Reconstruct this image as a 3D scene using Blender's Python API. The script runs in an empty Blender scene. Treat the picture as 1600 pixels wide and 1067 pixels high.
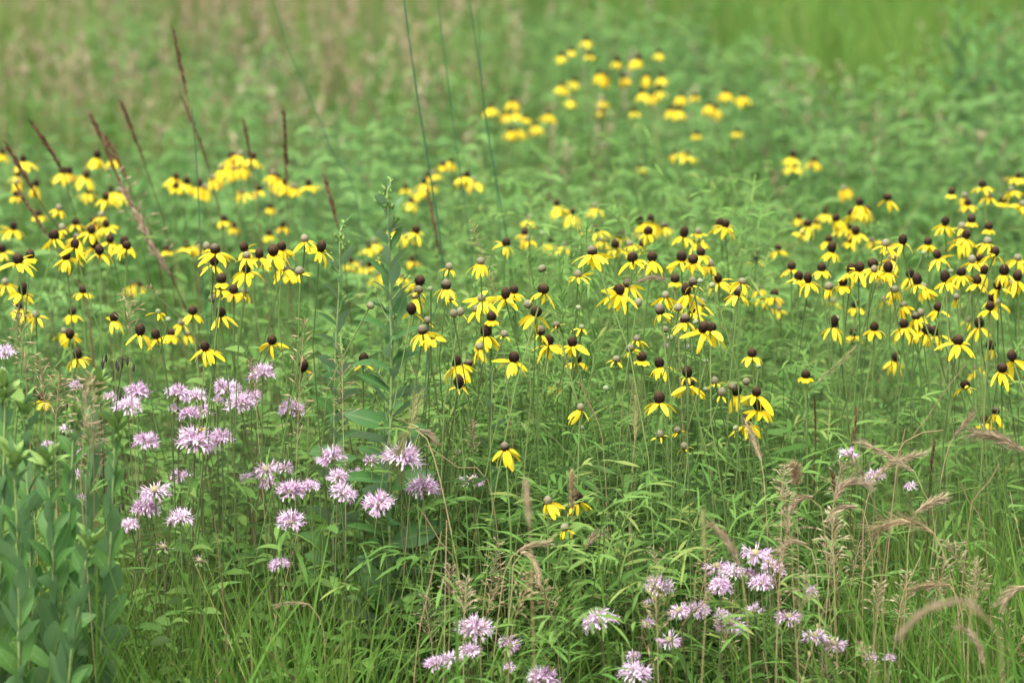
import bpy, math, random
import numpy as np
from mathutils import Matrix, Vector

R = np.random.default_rng(11)
random.seed(11)
sc = bpy.context.scene
col = sc.collection
PI = math.pi

# ------------------------------------------------------------------ camera, light, exposure
F, CX, CY, HC = 5000.0, 800.0, 533.5, 1.95          # focal length in photo pixels, centre, eye height
PITCH = math.atan(833.5 / F)
cd = bpy.data.cameras.new('camera')
cam = bpy.data.objects.new('camera', cd)
col.objects.link(cam)
cam.location = (0, 0, HC)
cam.rotation_euler = (PI / 2 - PITCH, 0, 0)
cd.sensor_width = 36.0
cd.lens = 36.0 * F / 1600.0
cd.clip_start, cd.clip_end = 0.05, 2000
cd.dof.use_dof = True
cd.dof.focus_distance = 5.08
cd.dof.aperture_fstop = 4.5
sc.camera = cam

SUN_EL, SUN_AZ = math.radians(62), math.radians(215)   # azimuth clockwise from +Y
w = bpy.data.worlds.new('World')
sc.world = w
w.use_nodes = True
nt = w.node_tree
nt.nodes.clear()
sky = nt.nodes.new('ShaderNodeTexSky')
sky.sky_type = 'NISHITA'
sky.sun_disc = False
sky.sun_elevation = SUN_EL
sky.sun_rotation = SUN_AZ
sky.air_density, sky.dust_density, sky.ozone_density = 1.0, 3.0, 1.0
hs = nt.nodes.new('ShaderNodeHueSaturation')           # an overcast sky is nearly white
hs.inputs['Saturation'].default_value = 0.25
bg = nt.nodes.new('ShaderNodeBackground')
bg.inputs['Strength'].default_value = 0.135
ow = nt.nodes.new('ShaderNodeOutputWorld')
nt.links.new(sky.outputs['Color'], hs.inputs['Color'])
nt.links.new(hs.outputs['Color'], bg.inputs['Color'])
nt.links.new(bg.outputs['Background'], ow.inputs['Surface'])

sd = bpy.data.lights.new('sun', 'SUN')
sd.energy = 1.5
sd.angle = math.radians(35)
sd.color = (1.0, 0.97, 0.92)
sun = bpy.data.objects.new('sun', sd)
col.objects.link(sun)
sun.location = (0, 0, 12)
_d = Vector((math.sin(SUN_AZ) * math.cos(SUN_EL), math.cos(SUN_AZ) * math.cos(SUN_EL), math.sin(SUN_EL)))
sun.rotation_euler = _d.to_track_quat('Z', 'Y').to_euler()

sc.view_settings.view_transform = 'Standard'
sc.view_settings.look = 'None'
sc.view_settings.gamma = 1.0
sc.view_settings.exposure = 1.74
sc.view_settings.use_curve_mapping = False
sc.render.engine = 'CYCLES'
sc.cycles.max_bounces = 7
sc.cycles.diffuse_bounces = 4
sc.cycles.transmission_bounces = 5
sc.cycles.glossy_bounces = 2
sc.cycles.caustics_reflective = sc.cycles.caustics_refractive = False

# ------------------------------------------------------------------ helpers
_fw = np.array([0, math.cos(PITCH), -math.sin(PITCH)])
_up = np.array([0, math.sin(PITCH), math.cos(PITCH)])


def at(x, y, d):
    """the point of the meadow seen at photo pixel (x, y) when it stands d metres away"""
    v = _fw + np.array([(x - CX) / F, 0, 0]) - _up * (y - CY) / F
    return np.array([0, 0, HC]) + v * (d / v[1])


def pix(p):
    q = np.asarray(p, float) - np.array([0, 0, HC])
    z = q @ _fw
    return CX + F * q[0] / z, CY - F * (q @ _up) / z


def unit(v):
    return v / np.maximum(np.linalg.norm(v, axis=-1, keepdims=True), 1e-9)


class MB:
    """collects ribbons and tubes, builds them as one mesh with the attributes tint and along"""

    def __init__(s):
        s.V, s.Q, s.T, s.A, s.B, s.n = [], [], [], [], [], 0

    def _put(s, V, Q, T, A, B=1.0):
        s.V.append(V.reshape(-1, 3)); s.Q.append(Q.reshape(-1, 4) + s.n)
        s.T.append(np.broadcast_to(T, V.shape[:-1]).reshape(-1)); s.A.append(np.broadcast_to(A, V.shape[:-1]).reshape(-1))
        s.B.append(np.broadcast_to(B, V.shape[:-1]).reshape(-1))
        s.n += s.V[-1].shape[0]

    def ribbon(s, P, side, w, tint, crease=0.0):
        P = np.asarray(P, float)
        N, K, _ = P.shape
        side = np.broadcast_to(side, P.shape)
        w = np.broadcast_to(w, (N, K))[..., None]
        tint = np.broadcast_to(np.asarray(tint, float), (N,))[:, None, None]
        al = np.linspace(0, 1, K)[None, :, None]
        if crease:
            nrm = unit(np.cross(np.gradient(P, axis=1), side))
            V = np.stack([P - side * w + nrm * w * crease, P, P + side * w + nrm * w * crease], 2)
            M = 3
        else:
            V = np.stack([P - side * w, P + side * w], 2)
            M = 2
        idx = np.arange(N * K * M).reshape(N, K, M)
        Q = np.stack([idx[:, :-1, :-1], idx[:, 1:, :-1], idx[:, 1:, 1:], idx[:, :-1, 1:]], -1)
        s._put(V, Q, tint, al, np.array([1.0, 0.0, 1.0]) if M == 3 else 1.0)

    def tube(s, P, rad, S=4, tint=0.5):
        P = np.asarray(P, float)
        N, K, _ = P.shape
        rad = np.broadcast_to(rad, (N, K))
        T = unit(np.gradient(P, axis=1))
        ch = np.abs(P[:, -1] - P[:, 0])
        ref = np.eye(3)[np.argmin(ch, axis=1)][:, None, :]
        n1 = unit(np.cross(T, ref)); n2 = np.cross(T, n1)
        a = np.arange(S) * 2 * PI / S
        V = P[:, :, None] + rad[:, :, None, None] * (n1[:, :, None] * np.cos(a)[:, None] + n2[:, :, None] * np.sin(a)[:, None])
        idx = np.arange(N * K * S).reshape(N, K, S)
        nx = np.roll(idx, -1, axis=2)
        Q = np.stack([idx[:, :-1], nx[:, :-1], nx[:, 1:], idx[:, 1:]], -1)
        tint = np.broadcast_to(np.asarray(tint, float), (N,))[:, None, None]
        s._put(V, Q, tint, np.linspace(0, 1, K)[None, :, None])

    def data(s, name, mat):
        me = bpy.data.meshes.new(name)
        V = np.concatenate(s.V).astype(np.float32); Q = np.concatenate(s.Q).astype(np.int32)
        me.vertices.add(len(V)); me.vertices.foreach_set('co', V.ravel())
        me.loops.add(Q.size); me.loops.foreach_set('vertex_index', Q.ravel())
        me.polygons.add(len(Q)); me.polygons.foreach_set('loop_start', np.arange(0, Q.size, 4, dtype=np.int32))
        me.polygons.foreach_set('use_smooth', np.ones(len(Q), bool))
        for nm, arr in (('tint', s.T), ('along', s.A), ('rib', s.B)):
            at_ = me.attributes.new(nm, 'FLOAT', 'POINT')
            at_.data.foreach_set('value', np.concatenate(arr).astype(np.float32))
        me.update(calc_edges=True)
        me.materials.append(mat)
        return me

    def build(s, name, mat, parent=None, kind=None):
        return link(name, s.data(name, mat), parent, kind=kind)


def link(name, data, parent=None, M=None, kind=None):
    o = bpy.data.objects.new(name, data)
    col.objects.link(o)
    if parent is not None:
        o.parent = parent
    if M is not None:
        o.matrix_basis = M
    if kind:
        o['kind'] = kind
    return o


def thing(name, cat, loc, group=None):
    o = link(name, None)
    o.location = loc
    o.empty_display_size = 0.05
    o['category'] = cat
    if group:
        o['group'] = group
    return o


def curve(base, az, e0, e1, L, K, pw=1.0, yaw=0.0):
    """centre lines that leave base at azimuth az and elevation e0 and bend to elevation e1"""
    base = np.asarray(base, float); N = len(base)
    az, e0, e1, L, yaw = [np.broadcast_to(np.asarray(v, float), (N,)) for v in (az, e0, e1, L, yaw)]
    t = ((np.arange(K - 1) + 0.5) / (K - 1)) ** pw
    e = e0[:, None] + (e1 - e0)[:, None] * t
    a = az[:, None] + yaw[:, None] * t
    st = np.stack([np.cos(e) * np.cos(a), np.cos(e) * np.sin(a), np.sin(e)], -1) * (L[:, None, None] / (K - 1))
    P = np.concatenate([base[:, None], base[:, None] + np.cumsum(st, 1)], 1)
    ak = np.concatenate([a, a[:, -1:]], 1)
    return P, np.stack([-np.sin(ak), np.cos(ak), np.zeros_like(ak)], -1)


def roll(P, side, r):
    T = unit(np.gradient(P, axis=1)); n = np.cross(T, side)
    r = np.broadcast_to(np.asarray(r, float), (len(P),))[:, None, None]
    return side * np.cos(r) + n * np.sin(r)


def lance(K, peak=0.4, tip=0.04, base=0.25):
    s = np.linspace(0, 1, K)
    w_ = np.where(s < peak, base + (1 - base) * np.sin(s / peak * PI / 2), np.clip(np.cos((s - peak) / (1 - peak) * PI / 2), 0, 1) ** 0.85)
    return np.maximum(w_, tip)


def smooth(pts, n):
    """Catmull-Rom through pts, n points, evenly by length"""
    p = np.asarray(pts, float)
    if len(p) == 2:
        return p[0] + (p[1] - p[0]) * np.linspace(0, 1, n)[:, None]
    q = np.vstack([2 * p[0] - p[1], p, 2 * p[-1] - p[-2]])
    out = []
    for i in range(1, len(q) - 2):
        t = np.linspace(0, 1, 12, endpoint=False)[:, None]
        a, b, c, d = q[i - 1:i + 3]
        out.append(0.5 * (2 * b + (c - a) * t + (2 * a - 5 * b + 4 * c - d) * t ** 2 + (3 * b - a - 3 * c + d) * t ** 3))
    out = np.vstack(out + [p[-1:]])
    s = np.concatenate([[0], np.cumsum(np.linalg.norm(np.diff(out, axis=0), axis=1))])
    u = np.linspace(0, s[-1], n)
    return np.stack([np.interp(u, s, out[:, k]) for k in range(3)], 1)


_ph = R.uniform(0, 2 * PI, (8, 2)); _fq = R.uniform(0.6, 2.4, (8, 2)) * R.choice([-1, 1], (8, 2))


def field(x, y, f=1.0):
    """smooth bumps in 0..1 over the ground"""
    v = sum(np.sin(f * _fq[i, 0] * x + f * _fq[i, 1] * y + _ph[i, 0]) for i in range(8))
    return 0.5 + np.clip(v / 6.5, -0.5, 0.5)


# ------------------------------------------------------------------ materials
def pmat(name, cols, rough=0.6, spec=0.14, trans=0.3, nz=0.25, nscale=30.0, by='tint', rnd=0.35, tip=None, under=None, bump=0.0, rib=None):
    m = bpy.data.materials.new(name)
    m.use_nodes = True
    t = m.node_tree; n = t.nodes; l = t.links
    n.clear()

    def math_(op, a, b=None, c=None):
        k = n.new('ShaderNodeMath'); k.operation = op
        for i, v in enumerate((a, b, c)):
            if v is None: continue
            if isinstance(v, (int, float)): k.inputs[i].default_value = v
            else: l.new(v, k.inputs[i])
        return k.outputs[0]
    at_ = n.new('ShaderNodeAttribute'); at_.attribute_name = by
    oi = n.new('ShaderNodeObjectInfo')
    tc = n.new('ShaderNodeTexCoord')
    no = n.new('ShaderNodeTexNoise'); no.inputs['Scale'].default_value = nscale; no.inputs['Detail'].default_value = 3
    l.new(tc.outputs['Object'], no.inputs['Vector'])
    f = math_('MULTIPLY_ADD', math_('SUBTRACT', oi.outputs['Random'], 0.5), rnd, at_.outputs['Fac'])
    f = math_('MULTIPLY_ADD', math_('SUBTRACT', no.outputs['Fac'], 0.5), nz * 2, f)
    cr = n.new('ShaderNodeValToRGB')
    els = cr.color_ramp.elements
    while len(els) < len(cols): els.new(0.5)
    for e, (p, c) in zip(els, cols):
        e.position = p; e.color = (*(np.array(c) * ((1.07, 1.0, .95) if c[1] > 1.25 * c[0] and c[1] > c[2] else (1, 1, 1))), 1)
    l.new(f, cr.inputs['Fac'])
    c_out = cr.outputs['Color']

    def mix(fac, a, bcol):
        k = n.new('ShaderNodeMix'); k.data_type = 'RGBA'
        l.new(fac, k.inputs['Factor']); l.new(a, k.inputs['A']); k.inputs['B'].default_value = (*bcol, 1)
        return k.outputs['Result']
    if tip:
        al = n.new('ShaderNodeAttribute'); al.attribute_name = 'along'
        mr = n.new('ShaderNodeMapRange'); mr.inputs['From Min'].default_value = tip[1]; mr.inputs['From Max'].default_value = tip[2]
        mr.inputs['To Max'].default_value = tip[3]
        l.new(al.outputs['Fac'], mr.inputs['Value'])
        c_out = mix(mr.outputs['Result'], c_out, tip[0])
    if rib:
        al = n.new('ShaderNodeAttribute'); al.attribute_name = 'rib'
        mr = n.new('ShaderNodeMapRange'); mr.inputs['From Max'].default_value = rib[1]
        mr.inputs['To Min'].default_value = rib[2]; mr.inputs['To Max'].default_value = 0
        l.new(al.outputs['Fac'], mr.inputs['Value'])
        c_out = mix(mr.outputs['Result'], c_out, rib[0])
    if under:
        ge = n.new('ShaderNodeNewGeometry')
        c_out = mix(math_('MULTIPLY', ge.outputs['Backfacing'], under[1]), c_out, under[0])
    b = n.new('ShaderNodeBsdfPrincipled')
    b.inputs['Roughness'].default_value = rough
    b.inputs['Specular IOR Level'].default_value = spec
    l.new(c_out, b.inputs['Base Color'])
    if bump:
        bp = n.new('ShaderNodeBump'); bp.inputs['Strength'].default_value = bump; bp.inputs['Distance'].default_value = 0.002
        l.new(no.outputs['Fac'], bp.inputs['Height']); l.new(bp.outputs['Normal'], b.inputs['Normal'])
    o = n.new('ShaderNodeOutputMaterial')
    if trans:
        tr = n.new('ShaderNodeBsdfTranslucent'); l.new(c_out, tr.inputs['Color'])
        mx = n.new('ShaderNodeMixShader'); mx.inputs['Fac'].default_value = trans
        l.new(b.outputs[0], mx.inputs[1]); l.new(tr.outputs[0], mx.inputs[2]); l.new(mx.outputs[0], o.inputs['Surface'])
    else:
        l.new(b.outputs[0], o.inputs['Surface'])
    return m


M = dict(
    grass=pmat('grass_blade', [(0, (.040, .120, .016)), (.5, (.075, .195, .024)), (.85, (.135, .265, .042)), (1, (.30, .27, .10))], trans=.35, tip=((.16, .20, .05), .75, 1.0, .5)),
    fargrass=pmat('far_grass', [(0, (.055, .155, .025)), (.5, (.092, .205, .034)), (.8, (.145, .25, .045)), (1, (.29, .23, .12))], trans=.35),
    straw=pmat('straw', [(0, (.17, .12, .06)), (.5, (.29, .21, .11)), (1, (.44, .34, .19))], trans=.15, rough=.6),
    pinkstraw=pmat('pink_straw', [(0, (.20, .145, .085)), (.5, (.31, .23, .14)), (1, (.42, .34, .22))], trans=.2, rough=.7),
    brownhead=pmat('brown_seed', [(0, (.045, .02, .011)), (.5, (.085, .042, .022)), (1, (.19, .105, .06))], trans=.05, rough=.7),
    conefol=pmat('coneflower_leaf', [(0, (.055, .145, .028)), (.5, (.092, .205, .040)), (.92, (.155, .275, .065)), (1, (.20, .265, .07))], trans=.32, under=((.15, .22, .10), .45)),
    bergfol=pmat('bergamot_leaf', [(0, (.045, .12, .022)), (.5, (.078, .18, .034)), (1, (.135, .235, .052))], trans=.3, under=((.14, .20, .09), .5), rib=((.13, .2, .06), .15, .5)),
    goldfol=pmat('goldenrod_leaf', [(0, (.048, .145, .036)), (.5, (.082, .205, .050)), (1, (.14, .27, .075))], trans=.3, under=((.16, .24, .12), .5)),
    shoot=pmat('plume_leaf', [(0, (.075, .19, .04)), (1, (.15, .28, .07))], trans=.3),
    broad=pmat('stiff_leaf', [(0, (.046, .125, .032)), (.5, (.082, .205, .048)), (.85, (.115, .25, .062)), (1, (.19, .27, .06))], trans=.42, nz=.16, nscale=35, rib=((.17, .28, .10), .16, .7), under=((.15, .25, .12), .6), rough=.45, spec=.25, bump=.15),
    spire=pmat('spire_leaf', [(0, (.038, .110, .030)), (.5, (.055, .155, .038)), (1, (.09, .20, .05))], trans=.3, nz=.16, nscale=50, rib=((.16, .25, .10), .16, .6), under=((.19, .29, .16), .7), rough=.45, spec=.25),
    budgreen=pmat('bud_green', [(0, (.13, .24, .06)), (1, (.22, .34, .10))], trans=.15),
    stemg=pmat('green_stem', [(0, (.055, .085, .028)), (.25, (.075, .135, .038)), (.7, (.11, .185, .052)), (1, (.16, .215, .075))], trans=0, nscale=12),
    palestem=pmat('pale_stem', [(0, (.13, .21, .075)), (1, (.20, .28, .11))], trans=0, nscale=12),
    stemb=pmat('brown_stem', [(0, (.075, .055, .03)), (.35, (.11, .11, .045)), (1, (.10, .17, .055))], trans=0, nscale=12),
    rush=pmat('rush_stem', [(0, (.03, .085, .04)), (1, (.06, .135, .06))], trans=0, nscale=8),
    petal=pmat('yellow_petal', [(0, (.56, .32, .03)), (.10, (.72, .46, .013)), (.35, (.80, .59, .018)), (1, (.86, .70, .06))], trans=.32, nz=.22, nscale=150, rough=.6, rnd=.6, tip=((.62, .30, .01), .22, .0, .35)),
    cone_d=pmat('dark_cone', [(0, (.012, .006, .0035)), (.6, (.018, .009, .0055)), (1, (.075, .045, .022))], by='along', trans=0, spec=.12, rough=.8, nz=.5, nscale=700, rnd=.2, bump=.6),
    cone_t=pmat('two_tone_cone', [(0, (.014, .007, .004)), (.45, (.022, .012, .007)), (.62, (.09, .07, .042)), (1, (.17, .145, .092))], by='along', trans=0, rough=.75, nz=.12, nscale=700, rnd=.25, bump=.6),
    cone_g=pmat('grey_cone', [(0, (.08, .055, .028)), (.3, (.15, .13, .072)), (1, (.21, .20, .12))], by='along', trans=0, rough=.75, nz=.15, nscale=700, rnd=.3, bump=.6),
    cone_b=pmat('green_cone', [(0, (.11, .16, .06)), (1, (.24, .28, .15))], by='along', trans=0, rough=.75, nz=.15, nscale=700, rnd=.3, bump=.6),
    floret=pmat('lavender_floret', [(0, (.46, .26, .42)), (.2, (.66, .45, .62)), (.5, (.79, .60, .75)), (1, (.90, .78, .85))], trans=.38, rough=.6, nz=.2, nscale=120, rnd=.35),
    calyx=pmat('bergamot_centre', [(0, (.20, .17, .10)), (1, (.33, .30, .16))], trans=.05, rough=.7, nz=.4, nscale=400, bump=.5),
    witherd=pmat('withered', [(0, (.22, .15, .12)), (1, (.44, .34, .33))], trans=.2, rough=.8),
    culm=pmat('grass_culm', [(0, (.20, .15, .07)), (.5, (.27, .21, .10)), (1, (.36, .29, .15))], trans=0, rough=.6, tip=((.085, .15, .04), .22, .55, .9)),
    rye=pmat('rye_head', [(0, (.26, .18, .11)), (.5, (.41, .31, .19)), (1, (.54, .44, .28))], trans=.15, rough=.6, rnd=.5),
    ryeg=pmat('green_rye_head', [(0, (.20, .24, .08)), (1, (.36, .36, .15))], trans=.2, rough=.6),
    dark=pmat('dead_stalk', [(0, (.025, .02, .018)), (1, (.07, .055, .045))], trans=0, rough=.8),
    beeb=pmat('bee_black', [(0, (.012, .010, .008)), (1, (.03, .025, .02))], trans=0, rough=.7),
    beey=pmat('bee_yellow', [(0, (.55, .36, .03)), (1, (.65, .46, .06))], trans=0, rough=.8),
    wing=pmat('bee_wing', [(0, (.25, .23, .2)), (1, (.35, .32, .28))], trans=.5, rough=.2, spec=.6),
)

# ------------------------------------------------------------------ the ground
def ground():
    m = bpy.data.materials.new('meadow_soil'); m.use_nodes = True
    t = m.node_tree; b = t.nodes['Principled BSDF']
    no = t.nodes.new('ShaderNodeTexNoise'); no.inputs['Scale'].default_value = 3; no.inputs['Detail'].default_value = 8
    tc = t.nodes.new('ShaderNodeTexCoord'); t.links.new(tc.outputs['Object'], no.inputs['Vector'])
    cr = t.nodes.new('ShaderNodeValToRGB')
    for e, (p, c) in zip(cr.color_ramp.elements, ((.3, (.045, .07, .022, 1)), (.7, (.09, .12, .04, 1)))):
        e.position = p; e.color = c
    t.links.new(no.outputs['Fac'], cr.inputs['Fac']); t.links.new(cr.outputs['Color'], b.inputs['Base Color'])
    b.inputs['Roughness'].default_value = 0.9
    me = bpy.data.meshes.new('ground')
    xs = np.concatenate([[-600, -150, -40], np.linspace(-12, 12, 41), [40, 150, 600]])
    ys = np.concatenate([[-600, -100, -20], np.linspace(0, 44, 61), [80, 200, 700]])
    X, Y = np.meshgrid(xs, ys)
    Z = np.where((np.abs(X) < 13) & (Y > -1) & (Y < 45), 0.05 * (field(X, Y, 2.5) - 0.5), 0) - 0.03
    V = np.stack([X, Y, Z], -1).reshape(-1, 3)
    k = len(xs)
    Q = [(j * k + i, j * k + i + 1, (j + 1) * k + i + 1, (j + 1) * k + i) for j in range(len(ys) - 1) for i in range(k - 1)]
    me.from_pydata(V.tolist(), [], Q); me.materials.append(m)
    for p in me.polygons: p.use_smooth = True
    o = link('ground', me, kind='structure')
    o['label'] = 'soil and thatch of the meadow floor under the plants'; o['category'] = 'ground'


ground()


def scatter(n, d0, d1, margin=0.55, pw=1.0):
    """n points of the meadow between d0 and d1 metres, a little wider than the frame"""
    d = np.empty(0)
    while len(d) < n:
        c = R.uniform(d0, d1, n * 2)
        d = np.concatenate([d, c[R.uniform(0, 1, n * 2) < ((0.165 * c + margin) / (0.165 * d1 + margin)) ** pw]])
    d = d[:n]
    X = R.uniform(-1, 1, n) * (0.165 * d + margin)
    return X, d, CX + F * X / d


def box(px, x0, x1, soft=60.0):
    return 1 / (1 + np.exp(-(px - x0) / soft * 2)) / (1 + np.exp((px - x1) / soft * 2))


def keep(wt):
    return R.uniform(0, 1, len(wt)) < wt


def stuff(mb, name, mat, label, cat):
    o = mb.build(name, mat, kind='stuff')
    o['label'] = label; o['category'] = cat
    return o


def ground_pts(X, Y):
    return np.stack([X, Y, np.zeros_like(X)], 1)


def blades(mb, X, Y, L, wd, lean=(1.0, 1.5), bend=(-.9, .9), K=5, az=None, z=None, tint=None, crease=0.3, pk=.3):
    n = len(X)
    az = R.uniform(0, 2 * PI, n) if az is None else az
    e0 = R.uniform(*lean, n)
    e1 = e0 - np.abs(R.uniform(*bend, n)) * R.uniform(.3, 1.6, n)
    b = ground_pts(X, Y)
    if z is not None: b[:, 2] = z
    P, s = curve(b, az, e0, e1, L, K, 1.6, R.normal(0, .3, n))
    s = roll(P, s, R.uniform(-1.3, 1.3, n))
    mb.ribbon(P, s, np.asarray(wd)[:, None] * lance(K, pk, .05, .6), R.uniform(0, .9, n) if tint is None else tint, crease)


# near grass: tall bright blades along the lower left and lower right
mb = MB()
X, Y, px = scatter(112000, 4.0, 8.6, .5, pw=.35)
left = box(px, -900, 720, 120); right = box(px, 1150, 2500, 90)
k = keep((.24 + .76 * left * (Y < 6) + .1 * left + .76 * right) * np.where(Y < 4.3, .35, 1) * (1 - .9 * box(px, 620, 1450, 40) * (Y < 4.62)))
X, Y, px, left, right = X[k], Y[k], px[k], left[k], right[k]
n = len(X)
cl = field(X, Y, 5.0)
hgt = (.66 + .12 * right + .05 * left) * (.74 + .42 * cl) * R.uniform(.62, 1.14, n)
hgt = np.minimum(hgt, 1.95 - (740 + R.uniform(0, 260, n) + 300) / F * Y)
wd = R.uniform(.0014, .0038, n) * np.where(R.uniform(0, 1, n) < .5, .6, 1)
tn = np.clip(.45 + .5 * (cl - .5) + R.normal(0, .22, n), 0, .97)
for sel, cr_, K_ in ((Y < 4.9, .3, 5), (Y >= 4.9, 0, 5)):
    blades(mb, X[sel], Y[sel], hgt[sel] * 1.10, wd[sel], (1.0, 1.56), (-1.0, 1.0), K_, tint=tn[sel], crease=cr_)
X, Y, px = scatter(4200, 4.35, 5.8, .4, .4)                         # the wide blades in front
k = keep((.95 * box(px, -900, 740, 70) + .8 * box(px, 1120, 2500, 90) + .25) * (1 - .92 * box(px, 620, 1450, 40) * (Y < 4.65))); X, Y = X[k], Y[k]; n = len(X)
hgt = np.minimum(R.uniform(.62, .92, n), 1.95 - (800 + R.uniform(0, 240, n) + 300) / F * Y)
blades(mb, X, Y, hgt * 1.08, R.uniform(.0032, .0052, n), (1.15, 1.54), (-1.0, 1.0), 7, tint=np.clip(R.normal(.55, .2, n), .1, .9), crease=.4, pk=.25)
stuff(mb, 'meadow_grass', M['grass'], 'bright green grass blades rising between the flowers in the near meadow', 'grass')

# thin dry straws and tan stalks, thickest at the lower right
mb = MB()
X, Y, px = scatter(3000, 4.2, 8.0)
k = keep(.08 + .45 * box(px, 1150, 2400, 80) + .10 * box(px, 0, 560, 80)); X, Y, px = X[k], Y[k], px[k]; n = len(X)
P, s = curve(ground_pts(X, Y), R.uniform(0, 2 * PI, n), R.uniform(1.0, 1.5, n), R.uniform(.2, 1.3, n), R.uniform(.55, .92, n), 6, 2.0)
mb.tube(P, np.linspace(.0011, .0005, 6)[None], 3, R.uniform(0, 1, n))
sel = np.where(R.uniform(0, 1, n) < .5)[0]                          # half of them still carry thin seed chaff
for q in range(9):
    f = R.uniform(.76, 1, len(sel)); i0 = np.minimum((f * 5).astype(int), 4); u = (f * 5 - i0)[:, None]
    b = P[sel, i0] * (1 - u) + P[sel, i0 + 1] * u
    C, sd_ = curve(b, R.uniform(0, 2 * PI, len(sel)), R.uniform(.3, 1.3, len(sel)), R.uniform(-.2, 1.0, len(sel)), R.uniform(.008, .022, len(sel)), 4)
    mb.ribbon(C, sd_, .0011 * lance(4, .4, .1, .4)[None], R.uniform(.2, 1, len(sel)))
stuff(mb, 'dry_grass', M['straw'], 'thin dry straw coloured grass stalks tangled in the green grass', 'dry grass')


# feathery lobed leaves of the coneflowers, the mass in the centre
def lobed(mb, base, az, e0, e1, L, lobes, ll, lw, tint):
    n = len(base)
    K = 6
    P, s = curve(base, az, e0, e1, L, K, 1.2, R.normal(0, .2, n))
    mb.ribbon(P, s, .0014 * np.ones((1, K)), tint)
    for i in range(lobes):
        f = .34 + .66 * i / max(lobes - 1, 1)
        for sg in ((0,) if i == lobes - 1 else (-1, 1)):
            q = min(int(f * (K - 1)), K - 2); u = f * (K - 1) - q
            b = P[:, q] * (1 - u) + P[:, q + 1] * u
            t = unit(P[:, q + 1] - P[:, q])
            ang = sg * R.uniform(.55, .95, n)
            dr = unit(t * np.cos(ang)[:, None] + s[:, q] * np.sin(ang)[:, None])
            a2 = np.arctan2(dr[:, 1], dr[:, 0]); ee = np.arcsin(np.clip(dr[:, 2], -1, 1))
            C, s2 = curve(b, a2, ee + R.uniform(-.1, .3, n), ee - R.uniform(.2, .8, n), ll * R.uniform(.65, 1.15, n) * (1.15 if sg == 0 else 1), 4)
            mb.ribbon(C, roll(C, s2, R.normal(0, .4, n)), lw * R.uniform(.8, 1.2, (n, 1)) * lance(4, .42, .06, .3)[None], tint + R.normal(0, .08, n))


mb = MB(); ms = MB()
X, Y, px = scatter(5600, 4.45, 8.0, .5, .25)
wc = box(px, 660, 1230, 70)
k = keep((.09 + .91 * wc + .25 * box(px, 1200, 2500, 60) * (Y > 5.6)) * np.where(Y > 6.3, .5, 1) * (1 - .93 * box(px, 620, 1450, 40) * (Y < 4.68))); X, Y, px, wc = X[k], Y[k], px[k], wc[k]; n = len(X)
cap = np.interp(px, [150, 420, 650, 760, 1100, 1250, 1500], [.74, .70, .76, .88, .90, .74, .78]) + np.clip(Y - 4.7, -.2, .62) * .42
H = cap * R.uniform(.72, 1.04, n) * (.84 + .22 * field(X, Y, 4))
azs = R.uniform(0, 2 * PI, n)
S, _ = curve(ground_pts(X, Y), azs, R.uniform(1.35, 1.56, n), R.uniform(1.1, 1.56, n), H, 6)
ms.tube(S, np.linspace(.0017, .0009, 6)[None], 3, R.uniform(0, 1, n))
for j in range(12):
    f = .30 + .70 * j / 11
    q = min(int(f * 5), 4); u = f * 5 - q
    b = S[:, q] * (1 - u) + S[:, q + 1] * u
    sz = 1.15 - .65 * f
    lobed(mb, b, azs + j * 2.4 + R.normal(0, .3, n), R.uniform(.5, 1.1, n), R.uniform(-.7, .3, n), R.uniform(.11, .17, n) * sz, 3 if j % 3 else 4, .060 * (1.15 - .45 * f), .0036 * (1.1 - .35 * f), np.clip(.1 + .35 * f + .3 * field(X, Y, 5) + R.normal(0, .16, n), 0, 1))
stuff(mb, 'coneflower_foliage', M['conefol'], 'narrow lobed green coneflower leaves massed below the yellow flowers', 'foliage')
stuff(ms, 'coneflower_stem_undergrowth', M['stemg'], 'thin green flowerless stems among the lobed coneflower leaves', 'undergrowth')

# broader opposite leaves below the bergamot
def opposite(mb, ms, X, Y, H, pairs, L0, W0, stemr=.0013, start=.25, tw=PI / 2):
    n = len(X); azs = R.uniform(0, 2 * PI, n)
    S, _ = curve(ground_pts(X, Y), azs, R.uniform(1.35, 1.56, n), R.uniform(1.2, 1.56, n), H, 6)
    ms.tube(S, np.linspace(stemr, stemr * .6, 6)[None], 3, R.uniform(0, 1, n))
    for j in range(pairs):
        f = start + (1 - start) * j / (pairs - 1)
        q = min(int(f * 5), 4); u = f * 5 - q
        b = S[:, q] * (1 - u) + S[:, q + 1] * u
        for h in (0, PI):
            C, s2 = curve(b, azs + j * tw + h + R.normal(0, .2, n), R.uniform(.3, .9, n), R.uniform(-1.0, .1, n), L0 * (1.15 - .5 * f) * R.uniform(.8, 1.2, n), 5)
            mb.ribbon(C, roll(C, s2, R.normal(0, .6, n)), W0 * (1.15 - .45 * f) * lance(5, .32, .05, .25)[None] * R.uniform(.85, 1.15, (n, 1)), np.clip(.2 + .55 * f + R.normal(0, .15, n), 0, 1), .3)


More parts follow.
